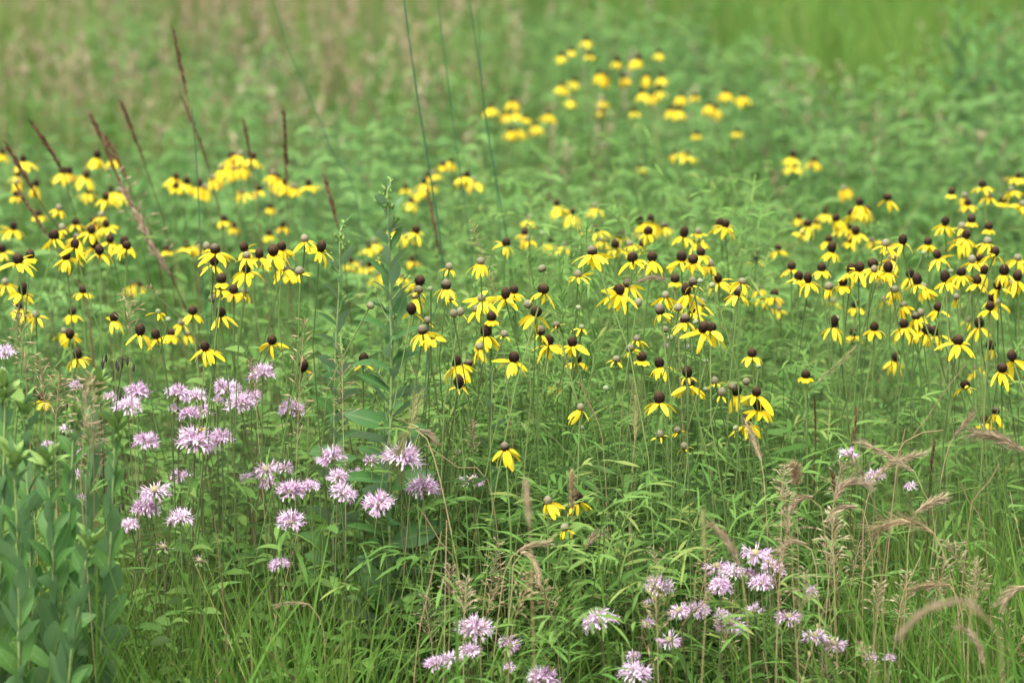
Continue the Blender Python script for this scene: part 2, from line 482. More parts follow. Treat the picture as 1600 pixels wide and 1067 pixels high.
mb = MB(); ms = MB()
X, Y, px = scatter(1900, 4.6, 6.6, .5, .3)
k = keep(.03 + .90 * box(px, 150, 720, 50) + .25 * box(px, 900, 1330, 60) * (Y < 5.2) * (Y > 4.75)); X, Y, px = X[k], Y[k], px[k]; n = len(X)
opposite(mb, ms, X, Y, (.775 + np.clip(Y - 4.75, -.2, .5) * .5) * R.uniform(.7, 1.06, n) * (.86 + .2 * field(X, Y, 4)), 8, .062, .0098)
stuff(mb, 'bergamot_foliage', M['bergfol'], 'broad pointed green bergamot leaves massed under the lavender flowers', 'foliage')
stuff(ms, 'bergamot_stem_undergrowth', M['stemb'], 'brownish flowerless stems among the bergamot leaves', 'undergrowth')

# blue green mounds of goldenrod leaves behind the flowers
mb = MB(); ms = MB()
X, Y, px = scatter(5600, 6.9, 17.5, .6, .8)
m1 = np.clip(.5 * field(X, Y * .8, 3.6) + .5 * field(X + 5, Y * .7, 1.4) , 0, 1); m1 = np.clip((m1 - .5) * 1.7 + .5, 0, 1)
brt = box(px, 1200, 1520, 40) * (Y > 12)
k = keep((1 - .9 * brt) * np.clip(.25 + 1.3 * (m1 - .25), .06, 1) * np.where(Y > 11.5, box(px, 780, 2600, 200) * .8 + .2, 1)); X, Y, m1 = X[k], Y[k], m1[k]; n = len(X)
H = (.44 + .56 * m1) * R.uniform(.86, 1.1, n)
azs = R.uniform(0, 2 * PI, n)
S, _ = curve(ground_pts(X, Y), azs, R.uniform(1.4, 1.56, n), R.uniform(.9, 1.5, n), H, 6)
ms.tube(S, .0022 * np.ones((1, 6)), 3, R.uniform(0, 1, n))
for j in range(22):
    f = .42 + .58 * (j / 21)
    q = min(int(f * 5), 4); u = f * 5 - q
    b = S[:, q] * (1 - u) + S[:, q + 1] * u
    C, s2 = curve(b, azs + j * 2.4 + R.normal(0, .3, n), R.uniform(.35, 1.0, n), R.uniform(-1.4, -.3, n), .145 * (1.25 - .6 * f) * R.uniform(.75, 1.25, n), 4)
    mb.ribbon(C, roll(C, s2, R.normal(0, .6, n)), .0085 * (1.3 - .5 * f) * lance(4, .38, .06, .3)[None], np.clip(.1 + .6 * f * (.6 + .6 * m1) + R.normal(0, .15, n), 0, 1))
stuff(mb, 'goldenrod_foliage', M['goldfol'], 'rounded blue green mounds of goldenrod leaves, blurred behind the coneflowers', 'foliage')
stuff(ms, 'goldenrod_stem_undergrowth', M['stemg'], 'green stems inside the blurred goldenrod mounds', 'undergrowth')

# far grass, brighter towards the back right
mb = MB()
X, Y, px = scatter(42000, 7.2, 26, .7, .9)
m1 = field(X + 3, Y * .5, 1.3)
k = keep(np.where(Y < 12, .5, .95)); X, Y, px, m1 = X[k], Y[k], px[k], m1[k]; n = len(X)
H = (.45 + .35 * m1) * R.uniform(.7, 1.2, n) * np.where(Y > 13, 1.1, 1.0)
br = box(px, 1180, 1540, 50) * (Y > 12.5)
H = H * (1 + .25 * br)
dry = (R.uniform(0, 1, n) < np.where(Y > 11, .20 + .18 * box(px, -900, 760, 120), .06) * (1 - .8 * br))
blades(mb, X, Y, H * 1.1, R.uniform(.0032, .0065, n) * (1 + .25 * (Y > 13)), (1.1, 1.56), (-.8, .8), 4, tint=np.where(dry, .97, np.clip(.3 + .5 * (m1 - .4) + .35 * br + R.normal(0, .15, n), 0, .8)), crease=0)
stuff(mb, 'distant_grass', M['fargrass'], 'blurred green grass filling the meadow behind the flowers', 'grass')

# tan and pinkish seed heads of the far grass
mb = MB()
X, Y, px = scatter(2000, 9.5, 25, .7)
wl = box(px, -800, 720, 120); wr = box(px, 1150, 1500, 80)
k = keep(np.clip(.10 + .9 * wl * (Y > 12) + .12 * wl + .35 * wr * (Y < 15) - .3 * wr * (Y > 15), 0, 1)); X, Y, px = X[k], Y[k], px[k]; n = len(X)
H = R.uniform(.72, 1.12, n) * np.where(Y > 14, 1.0, .92)
az = R.uniform(0, 2 * PI, n)
P, s = curve(ground_pts(X, Y), az, R.uniform(1.3, 1.55, n), R.uniform(.9, 1.5, n), H, 7)
mb.tube(P, .0016 * np.ones((1, 7)), 3, R.uniform(.2, .8, n))
tn = R.uniform(0, 1, n)
for q in range(22):
    f = R.uniform(.80, 1.0, n); i0 = np.minimum((f * 6).astype(int), 5); u = (f * 6 - i0)[:, None]
    b = P[np.arange(n), i0] * (1 - u) + P[np.arange(n), i0 + 1] * u
    C, sd_ = curve(b, R.uniform(0, 2 * PI, n), R.uniform(.4, 1.3, n), R.uniform(-.2, 1.1, n), R.uniform(.02, .055, n), 4)
    mb.ribbon(C, sd_, .0042 * lance(4, .5, .15, .3)[None], np.clip(tn + R.normal(0, .15, n), 0, 1))
stuff(mb, 'distant_seed_heads', M['pinkstraw'], 'tan and pinkish seed heads of the far grass, blurred along the back of the meadow', 'seed heads')

# ------------------------------------------------------------------ labels: which one of a kind, told by where it stands
ORD = 'first second third fourth fifth sixth seventh eighth ninth tenth eleventh twelfth thirteenth fourteenth fifteenth sixteenth seventeenth eighteenth nineteenth twentieth'.split()
PEND = {}


def pend(kind, o, x, y, desc, own=None):
    PEND.setdefault(kind, []).append((o, x, y, desc, own))


def settle(kind, zones, noun):
    rows = {}
    for r in PEND.get(kind, []):
        if r[4]:
            r[0]['label'] = r[4]
            continue
        z = next((z[4] for z in zones if z[0] <= r[1] < z[2] and z[1] <= r[2] < z[3]), 'elsewhere in the meadow')
        rows.setdefault(z, []).append(r)
    for z, rr in rows.items():
        rr.sort(key=lambda r: r[1])
        for i, r in enumerate(rr):
            r[0]['label'] = f'{r[3]} {z}' if len(rr) == 1 else f'{r[3]}, {ORD[min(i, 19)]} from left of those {z}'


def axis_matrix(p, ax, spin=0.0):
    q = Vector((0, 0, 1)).rotation_difference(Vector(ax))
    return Matrix.Translation(Vector(p)) @ q.to_matrix().to_4x4() @ Matrix.Rotation(spin, 4, 'Z')


def leaf_matrix(p, az, el, rl=0.0, s=1.0, sw=None):
    return Matrix.Translation(Vector(p)) @ Matrix.Rotation(az, 4, 'Z') @ Matrix.Rotation(-el, 4, 'Y') @ Matrix.Rotation(rl, 4, 'X') @ Matrix.Diagonal((s, s if sw is None else sw, s, 1))


def leaf_data(name, mat, L, W, bend, K=6, peak=.4, crease=.3, base=.25, yaw=0.0, e0=0.0, wav=0.0):
    b = MB()
    P, s = curve([[0, 0, 0]], 0, e0, e0 - bend, L, K, 1.2, yaw)
    if wav: s = roll(P, s, wav)
    b.ribbon(P, s, W / 2 * lance(K, peak, .04, base)[None], .5, crease)
    return b.data(name, mat)


# ------------------------------------------------------------------ coneflowers
def cone_data(name, mat, r, h, shape=1.0, nu=20, nv=13):
    v = np.linspace(0, 1, nv)
    prof = np.sin(np.clip(v * .93 + .07, 0, 1) * PI) ** (.55 * shape)
    prof[0] = .45; prof[-1] = .12
    a = np.arange(nu) * 2 * PI / nu
    bumps = 1 + .10 * np.sin(8 * a[None, :] + v[:, None] * 26) * np.sin(5 * a[None, :] - v[:, None] * 21) + R.normal(0, .035, (nv, nu))
    V = np.stack([r * prof[:, None] * np.cos(a) * bumps, r * prof[:, None] * np.sin(a) * bumps, np.broadcast_to((h * v)[:, None], (nv, nu))], -1)
    idx = np.arange(nv * nu).reshape(nv, nu); nx = np.roll(idx, -1, 1)
    Q = np.stack([idx[:-1], nx[:-1], nx[1:], idx[1:]], -1)
    m = MB(); m._put(V, Q.reshape(-1, 4), np.full((nv, nu), .5), np.broadcast_to(v[:, None], (nv, nu)))
    top = np.array([[[0, 0, h * .93]]]); k = MB
    m._put(np.stack([V[-1, 0], V[-1, nu // 4], V[-1, nu // 2], V[-1, 3 * nu // 4]])[None] * [1, 1, 1.005], np.array([[0, 1, 2, 3]]), .5, 1.0)
    return m.data(name, mat)


CONES = {
    'd': [cone_data('cone', M['cone_d'], .0078, .0185, 1), cone_data('cone', M['cone_d'], .0083, .0165, .9), cone_data('cone', M['cone_d'], .0075, .020, 1.15)],
    't': [cone_data('cone', M['cone_t'], .0076, .0150, .9), cone_data('cone', M['cone_t'], .0072, .0160, 1)],
    'g': [cone_data('cone', M['cone_g'], .0066, .0120, .85), cone_data('cone', M['cone_g'], .0062, .0132, .95)],
    'b': [cone_data('cone', M['cone_b'], .0048, .0085, .8)],
}


def petal_variants(e0, bend, L, W):
    out = []
    for k in range(5):
        b = MB()
        Kp = 7
        P, s = curve([[0, 0, 0]], 0, e0 + R.normal(0, .08), e0 - bend * R.uniform(.75, 1.25), L * R.uniform(.92, 1.08), Kp, .8, R.normal(0, .15))
        prof = np.array([.38, .72, .95, 1, .94, .72, .26]) * W / 2 * R.uniform(.85, 1.1)
        b.ribbon(P, roll(P, s, np.array([R.normal(0, .12)])), prof[None], .5, R.uniform(-.35, -.12))
        out.append(b.data('petal', M['petal']))
    return out


rad = math.radians
PET = {
    'w': petal_variants(rad(-3), rad(56), .0345, .0094),
    'n': petal_variants(rad(-20), rad(52), .0345, .0094),
    's': petal_variants(rad(-48), rad(42), .034, .0092),
    'f': petal_variants(rad(0), rad(70), .020, .0055),
}
PN = {'w': (9, 12), 'n': (9, 12), 's': (8, 10), 'f': (4, 7), '0': (0, 0)}
DD = {'7': 4.75, '0': 5.0, '1': 5.45, '2': 5.95, '3': 6.6, '4': 7.4, '5': 8.4, '6': 9.6}
LOB = [leaf_data('leaf', M['conefol'], .075, .0085, b_, 6, .4, .35) for b_ in (.5, .9, 1.4)]
PINN = []
for q in range(4):
    m = MB(); lobed(m, np.zeros((1, 3)), np.zeros(1), np.array([.1]), np.array([-.5 - .25 * q]), np.array([.11]), 3 + q % 2, np.array([.058]), .0036, np.array([.5])); PINN.append(m.data('leaf', M['conefol']))
joined = {}


def petals_joined(style):
    """one mesh of a whole ring of petals, for flowers too blurred to show them singly"""
    if style not in joined: joined[style] = []
    if len(joined[style]) < 6:
        e0, bend, L, W = {'w': (5, 50, .037, .0105), 'n': (-20, 52, .036, .0105), 's': (-48, 42, .035, .010), 'f': (0, 70, .022, .006)}[style]
        n = int(R.integers(*PN[style])); b = MB()
        az = np.arange(n) * 2 * PI / n + R.normal(0, .15, n)
        base = np.stack([.0045 * np.cos(az), .0045 * np.sin(az), np.zeros(n)], 1)
        ee = rad(e0) + R.normal(0, .18, n)
        P, s = curve(base, az, ee, ee - rad(bend) * R.uniform(.7, 1.2, n), L * R.uniform(.8, 1.1, n), 6, .8)
        b.ribbon(P, s, (W / 2 * np.array([.4, .85, 1, .98, .8, .3]))[None], .5 + R.normal(0, .2, n), -.2)
        joined[style].append(b.data('petals', M['petal']))
        return joined[style][-1]
    return random.choice(joined[style])


CD = {'d': 'dark-coned', 't': 'two-toned', 'g': 'grey-coned', 'b': 'green-coned'}
PD = {'w': 'wide petals', 'n': 'drooping petals', 's': 'steep petals', 'f': 'short petals', '0': 'no petals'}
OWN = {}


def coneflower(x, y, dc, c, p, bud=False):
    d = DD[dc] * R.uniform(.975, 1.025)
    head = at(x, y, d)
    bx = head[0] + R.normal(0, .13); by = d + R.normal(0, .08)
    root = thing('coneflower_bud' if bud else 'coneflower', 'flower bud' if bud else 'coneflower', (bx, by, 0), 'budding coneflowers' if bud else 'yellow coneflowers across the meadow')
    loc = head - root.location
    ax = unit(np.array([R.normal(0, .17), R.normal(-.05, .15), 1.0]))
    if p == '0': ax = unit(np.array([R.normal(0, .3), R.normal(0, .2), 1.0]))
    cone = random.choice(CONES[c]); h = max(v.co.z for v in cone.vertices)
    sc_ = R.uniform(.93, 1.12)
    b0 = loc - ax * h * sc_ * .5
    L = b0[2]
    kink = R.normal(0, .012, 2)
    st = smooth([(0, 0, 0), (b0[0] * .25 + kink[0], b0[1] * .3, L * .42), (b0[0] * .72 - ax[0] * .06 + kink[1], b0[1] * .75 - ax[1] * .06, L * .82), b0 - ax * .035, b0 + ax * .001], 9)
    m = MB(); m.tube(st[None], np.array([[.0017, .0016, .0014, .0012, .0011, .0010, .0010, .0010, .0015]]) * (1 if p != 'x' else 1), 5, R.uniform(0, 1))
    m.build('stem', M['stemg'], root)
    link('cone', cone, root, axis_matrix(b0, ax, R.uniform(0, 6)) @ Matrix.Diagonal((sc_, sc_, sc_ * R.uniform(.92, 1.1), 1)))
    if p != '0':
        if d < 7.0:
            n = int(R.integers(*PN[p])) if PN[p][0] < PN[p][1] else PN[p][0]
            A = axis_matrix(b0, ax); a0 = R.uniform(0, 6); ps = R.uniform(.76, 1.06) * (.85 if c == 'g' else 1) * (.9 if d > 5.3 else 1)
            skip = set(R.integers(0, n, int(R.integers(0, 4)))) if R.uniform() < .6 else ()
            droop = R.normal(0, .10)
            for i in range(n):
                if i in skip: continue
                az = a0 + i * 2 * PI / n + R.normal(0, .16)
                s_ = ps * R.uniform(.74, 1.1)
                link('petal', random.choice(PET[p]), root, A @ leaf_matrix((.0042 * math.cos(az), .0042 * math.sin(az), .001 + R.uniform(0, .001)), az, droop + R.normal(0, .22), R.normal(0, .4), s_))
        else:
            link('petals', petals_joined(p), root, axis_matrix(b0, ax, R.uniform(0, 6)) @ Matrix.Scale(R.uniform(.72, 1.0), 4))
    else:
        sp = MB(); n = 7; az = np.arange(n) * .9 + R.normal(0, .1, n)
        P, s = curve(np.tile(b0, (n, 1)), az, .2, R.uniform(-.9, -.3, n), R.uniform(.005, .009, n), 4)
        sp.ribbon(P, s, (.0009 * np.array([1, 1, .8, .2]))[None], .5)
        sp.build('sepals', M['budgreen'], root)
    if d < 5.9:
        for q in range(int(R.integers(3, 6)) if d < 5.3 else 2):
            i = int(R.integers(2, 6)); u = R.uniform()
            link('leaf', random.choice(PINN if R.uniform() < .6 else LOB), root, leaf_matrix(st[i] * (1 - u) + st[i + 1] * u, R.uniform(0, 6.3), R.uniform(.2, 1.0), R.normal(0, .6), R.uniform(.7, 1.3)))
    pend('bud' if bud else 'cone', root, x, y, ('green' if c == 'b' else 'grey') + ' round coneflower bud' if bud else f'{CD[c]} coneflower, {PD[p]}', OWN.get((x, y)))


CF = """
878 84 6dn,893 77 6gf,916 60 6dn,922 84 6gf,880 132 6dn,899 124 6dn,893 155 6gn,935 112 6dn,945 118 6gs,965 92 6dn,974 118 6dn,988 93 6gn,998 89 6dn,1030 80 6dn,1010 116 6gs,1034 117 6dn,1003 141 6dn,1020 146 6dn,1030 138 6dn,945 156 6gn,940 172 6gf,992 172 6gf,1048 168 6dn,1064 148 6dn,1060 170 6dn,1085 148 6gf,1108 162 6gn,1118 168 6gn,1134 142 6dn,1160 148 6gn,1088 208 6gf,1152 204 6gf,
768 166 6dn,800 156 6gn,792 176 6gn,806 174 6dn,812 200 6dn,798 202 6gn,838 194 6gn,857 176 6dn,822 182 6gf,1056 236 5dw,1074 239 5dw,1002 257 5gf,706 249 5dn,693 256 5gf,1239 240 5dn,1241 258 5dw,1272 248 5dn,
362 244 4dn,355 258 4dn,376 240 4gn,395 243 4dn,384 256 4dn,345 262 4gn,152 241 4dn,178 244 4dn,36 248 4dn,4 236 5dn,
28 270 4dn,27 284 4gs,57 285 4ds,98 266 4dn,108 266 4dn,135 272 4dn,138 297 4dn,165 307 3dw,172 295 4dn,186 297 4gn,92 324 3gn,60 333 4gf,25 303 4gf,118 346 3gf,147 344 3gf,158 335 3gn,165 349 3dn,21 353 3dw,84 367 1dn,97 355 2gn,117 381 1dn,120 369 2tn,103 398 1dn,143 358 2dn,147 381 2dn,155 390 1dn,172 372 2dn,198 383 1dw,194 376 2dn,2 388 3dn,28 404 1dw,47 397 1d0,36 451 1dw,8 440 2gn,56 491 1gn,40 486 2gs,30 478 2gf,113 486 2gf,130 452 2gf,178 494 1ds,109 521 1ds,100 516 2gn,219 514 0dn,243 521 1dn,291 381 4dw,310 386 4gn,262 388 4gf,275 275 4dn,275 290 4gf,292 281 4dn,312 286 4dn,332 277 4gn,320 292 4gn,343 272 4gn,366 262 4gn,378 298 4gw,350 341 4gf,366 352 4gf,205 442 4gn,218 444 4gf,
323 385 1g0,336 389 0tw,335 407 1dn,381 385 1dw,385 398 0gn,385 419 1dw,346 435 0d0,347 447 1gf,365 452 1df,382 454 2gs,332 466 1g0,344 488 0dn,301 485 1gf,263 499 1b0,247 487 0bf,283 503 2gn,268 520 2df,293 520 2gs,405 396 1dn,427 391 0dw,440 385 1dw,476 372 0gn,502 385 0dw,443 417 1gn,468 423 0gf,453 425 2df,425 531 0dw,442 351 4df,420 364 4gf,432 275 4dn,445 283 4dn,426 270 4gn,482 285 4dw,422 322 5gf,405 294 4gf,460 290 4gn,
548 406 4dw,565 412 4gn,578 412 4dw,576 383 4dn,585 376 4gn,597 396 4dn,604 420 4gn,620 358 4dn,650 359 3dw,636 368 4gn,625 430 4gn,588 428 4gn,645 404 4gf,640 440 4gf,663 282 5dn,668 272 5dn,650 300 5gn,658 292 5dn,643 313 5dn,677 270 5gn,634 292 5df,730 272 4dn,741 281 4gn,722 276 5gf,676 288 5gf,
656 437 0df,648 461 0gs,654 452 0gf,643 481 0df,579 477 0g0,672 451 0b0,702 416 0gf,697 445 0tn,704 465 0gf,751 408 0gn,752 465 0gn,790 459 0dw,768 494 0d0,668 500 0gf,709 489 0g0,719 487 0gf,660 515 0tn,673 524 0gw,630 518 0b0,759 517 0ds,788 521 0gf,791 379 2dw,745 482 1gs,
828 340 4gn,870 317 4dn,895 330 4dn,929 321 4gn,825 373 3gn,820 362 3gf,848 364 3b0,862 375 3dn,882 382 3gn,930 357 3dn,941 374 3gw,925 391 0tn,903 428 0gw,988 402 0dw,961 381 2dw,984 380 2gn,1004 380 2dw,970 366 3dn,999 344 3dn,1017 342 3dn,1013 360 2dw,1038 352 3tn,1019 401 1dn,1065 401 1dn,1083 404 1dn,1110 412 1gn,1069 363 2dn,1089 373 2dn,1091 361 2gn,1125 349 2dw,1134 349 2dw,1095 393 1gf,1181 401 3dn,849 450 0dn,847 419 0g0,838 486 0ds,825 475 0g0,803 452 1gf,845 516 0tf,869 507 0gf,857 531 0dn,894 533 0dn,980 441 0tn,967 453 0dn,997 473 0g0,1055 435 1d0,1040 460 0gn,1031 484 0tw,1060 480 0g0,1070 498 0tw,1072 452 0dn,1083 441 0tf,1094 439 0b0,1097 473 1gn,1081 480 1dn,1122 434 1dw,1113 446 0b0,1160 439 0gn,1154 455 0tw,1183 449 2gn,1190 462 2gn,1210 458 2gf,1039 514 0g0,1087 503 0b0,1099 511 0dn,1111 511 0dn,1047 528 0b0,995 528 0gf,904 480 0b0,909 511 0bf,
1215 387 3dn,1237 415 2gf,1262 348 3dn,1254 362 3gn,1290 328 4dn,1275 346 4gf,1248 338 4gf,1306 340 3ds,1318 293 4gn,1330 333 3dn,1343 315 3dn,1354 326 3dn,1337 360 3dw,1328 374 3gf,1362 374 3gn,1387 307 3ds,1325 352 3dn,1384 380 1gn,1411 374 1dn,1409 382 1b0,1300 386 2dn,1295 373 3gf,1284 417 1df,1248 431 1dw,1262 434 1dw,1317 440 1df,1295 447 1gs,1330 420 1dn,1343 416 1dn,1364 412 1dn,1366 420 1gw,1388 416 1ds,1394 402 1gs,1422 426 1dn,1433 436 1dn,1443 448 1gs,1398 451 1gs,1464 397 1dn,1477 432 1dn,1486 424 1b0,1519 405 1gn,1502 424 1dn,1530 402 2dn,1538 421 1ds,1555 392 1dn,1543 376 1gn,1510 366 2dn,1499 375 2dn,1503 353 2gn,1477 345 2dn,1450 377 2gf,1443 395 1b0,1487 299 3d0,1507 305 3gs,1512 316 3df,1535 287 3dw,1546 304 3gn,1580 296 3gn,1591 273 4dw,1567 312 3d0,1518 342 2d0,1545 353 2d0,1598 318 3gn,1569 421 1dn,1590 430 1ds,1582 441 1gn,1560 445 1dw,1527 437 1tf,1549 464 1ds,1558 472 1gn,1547 478 1gf,1494 463 1gs,1466 479 1tf,1439 488 1g0,1431 493 1tn,1411 475 1gs,1412 506 1dn,1430 512 1dn,1449 514 1dn,1461 517 1dn,1530 504 1dn,1515 499 2gn,1497 530 0dw,1303 503 1dn,1308 497 1b0,1366 510 1df,1334 519 2df,1337 475 2gf,1382 466 3gn,1302 470 3gn,1217 482 3gn,1394 388 2gn,1590 402 2gn,
121 552 1dw,320 540 0dn,66 620 2gf,474 571 0df,568 561 0df,713 564 0dw,732 567 0tf,717 596 0df,749 541 0gs,716 707 0gf,789 697 7ts,592 651 1gf,803 558 0dn,902 560 1df,874 598 1gs,963 560 0gf,984 543 0gf,1003 557 0d0,1030 566 0dw,1074 581 0df,1077 597 0tn,1030 621 0dw,1103 564 0b0,1117 595 0gf,1103 608 0b0,1128 612 0gf,1144 603 0g0,1150 609 0ds,1166 596 0g0,1182 611 0dn,1186 633 0dw,1167 656 0dn,1149 668 0b0,1030 678 0gf,1058 671 0gf,1069 696 0gf,907 636 0gs,909 668 0b0,856 781 7gs,901 776 7ds,882 823 7gf,947 606 0b0,1400 557 2ds,1259 584 1d0,1548 539 1ds,1581 555 0dn,1566 574 0ds,1508 600 0df,1525 574 3gn,1556 641 1ts,1175 551 1df,1185 572 1b0,1538 655 1gf
"""
for key, txt in {(988, 402): 'largest coneflower, ragged dark cone and petals spread widest, centre right of the plume',
                 (713, 564): 'coneflower with flat wide petals right of the tall leafy bud stem',
                 (789, 697): 'low coneflower with steep hanging petals above the lobed leaves, centre',
                 (901, 776): 'lowest dark coneflower, behind the pale fuzzy seed head',
                 (1030, 621): 'tall dark-coned coneflower alone below centre right, petals flared',
                 (1186, 633): 'front coneflower of the tight cluster right of the bristly green spike',
                 (1497, 530): 'wide coneflower at right, above the bare brown cone',
                 (425, 531): 'coneflower with thin drooping petals alone above the lavender bergamot',
                 (219, 514): 'upper coneflower of the sharp pair at left, above the bergamot',
                 (243, 521): 'lower coneflower of the sharp pair at left, above the bergamot',
                 (344, 488): 'dark-coned coneflower with steep petals right of the bent grass head',
                 (751, 408): 'grey-coned coneflower next to the thin brome spray, centre',
                 (857, 531): 'left of the two big touching coneflowers in the centre',
                 (894, 533): 'right of the two big touching coneflowers in the centre',
                 (903, 428): 'grey-coned coneflower with a skirt of short petals beside the plume',
                 (1464, 397): 'large steep-petalled coneflower towering over the right crowd',
                 (28, 404): 'wide dark-coned coneflower at the left edge, upper of two',
                 (36, 451): 'flat wide dark-coned coneflower at the left edge, lower of two',
                 (198, 383): 'sharp dark-coned coneflower at the right end of the left row',
                 (320, 540): 'dark-coned coneflower behind thin crossing stem, above lavender bergamot'}.items():
    OWN[key] = txt
ROWS = [(int(a), int(b), k) for a, b, k in (row.split() for row in CF.replace('\n', '').split(','))]


def shown(r):
    return {'w': 1.15, 'n': 1, 's': .9, 'f': .55, '0': .5}[r[2][2]] / DD[r[2][0]]


ROWS.sort(key=shown, reverse=True)
BUDROWS = [r for r in ROWS if r[2][1] == 'b' or (r[2][1] == 'g' and r[2][2] == '0')]
ROWS = [r for r in ROWS if r not in BUDROWS]
for fx, fy, code in BUDROWS: coneflower(fx, fy, *code, bud=True)
for fx, fy, code in ROWS[:300]: coneflower(fx, fy, *code)
far_y, far_d, far_s = MB(), MB(), MB()                              # past 300: the faintest, most blurred ones
for fx, fy, code in ROWS[300:]:
    p = at(fx, fy, DD[code[0]] * R.uniform(.975, 1.025)); n = 9 if code[2] != 'f' else 6
    az = np.arange(n) * 2 * PI / n + R.normal(0, .15, n)
    e0, e1, L = {'w': (.1, -.8, .037), 'n': (-.35, -1.25, .036), 's': (-.8, -1.6, .035), 'f': (0, -1.2, .022), '0': (0, -1.2, .012)}[code[2]]
    P, s = curve(p + np.stack([.0045 * np.cos(az), .0045 * np.sin(az), 0 * az - .007], 1), az, e0 + R.normal(0, .18, n), e1 + R.normal(0, .18, n), L * R.uniform(.8, 1.1, n), 6, .8)
    far_y.ribbon(P, s, (.0053 * np.array([.4, .85, 1, .98, .8, .3]))[None], .5 + R.normal(0, .2, n), -.2)
    far_d.tube((p + np.linspace(-.008, .009, 6)[:, None] * np.array([R.normal(0, .1), 0, 1]))[None], (.008 * np.array([.4, .9, 1, .95, .7, .2]))[None], 10, .4)
    g0 = np.array([p[0] + R.normal(0, .06), p[1], 0])
    far_s.tube(smooth([g0, (g0 + p) / 2 + [R.normal(0, .02), 0, 0], p - [0, 0, .008]], 7)[None], .0015 * np.ones((1, 7)), 4, R.uniform(0, 1))
for o in (stuff(far_y, 'distant_coneflower_petals', M['petal'], 'yellow petals of the faintest far coneflowers blurred behind the nearer ones', 'flowers'),
          stuff(far_d, 'distant_coneflower_cones', M['cone_d'], 'brown cones of the faintest far coneflowers blurred behind the nearer ones', 'flowers'),
          stuff(far_s, 'distant_coneflower_stems', M['stemg'], 'thin stems of the faintest far coneflowers blurred behind the nearer ones', 'flowers')):
    pass
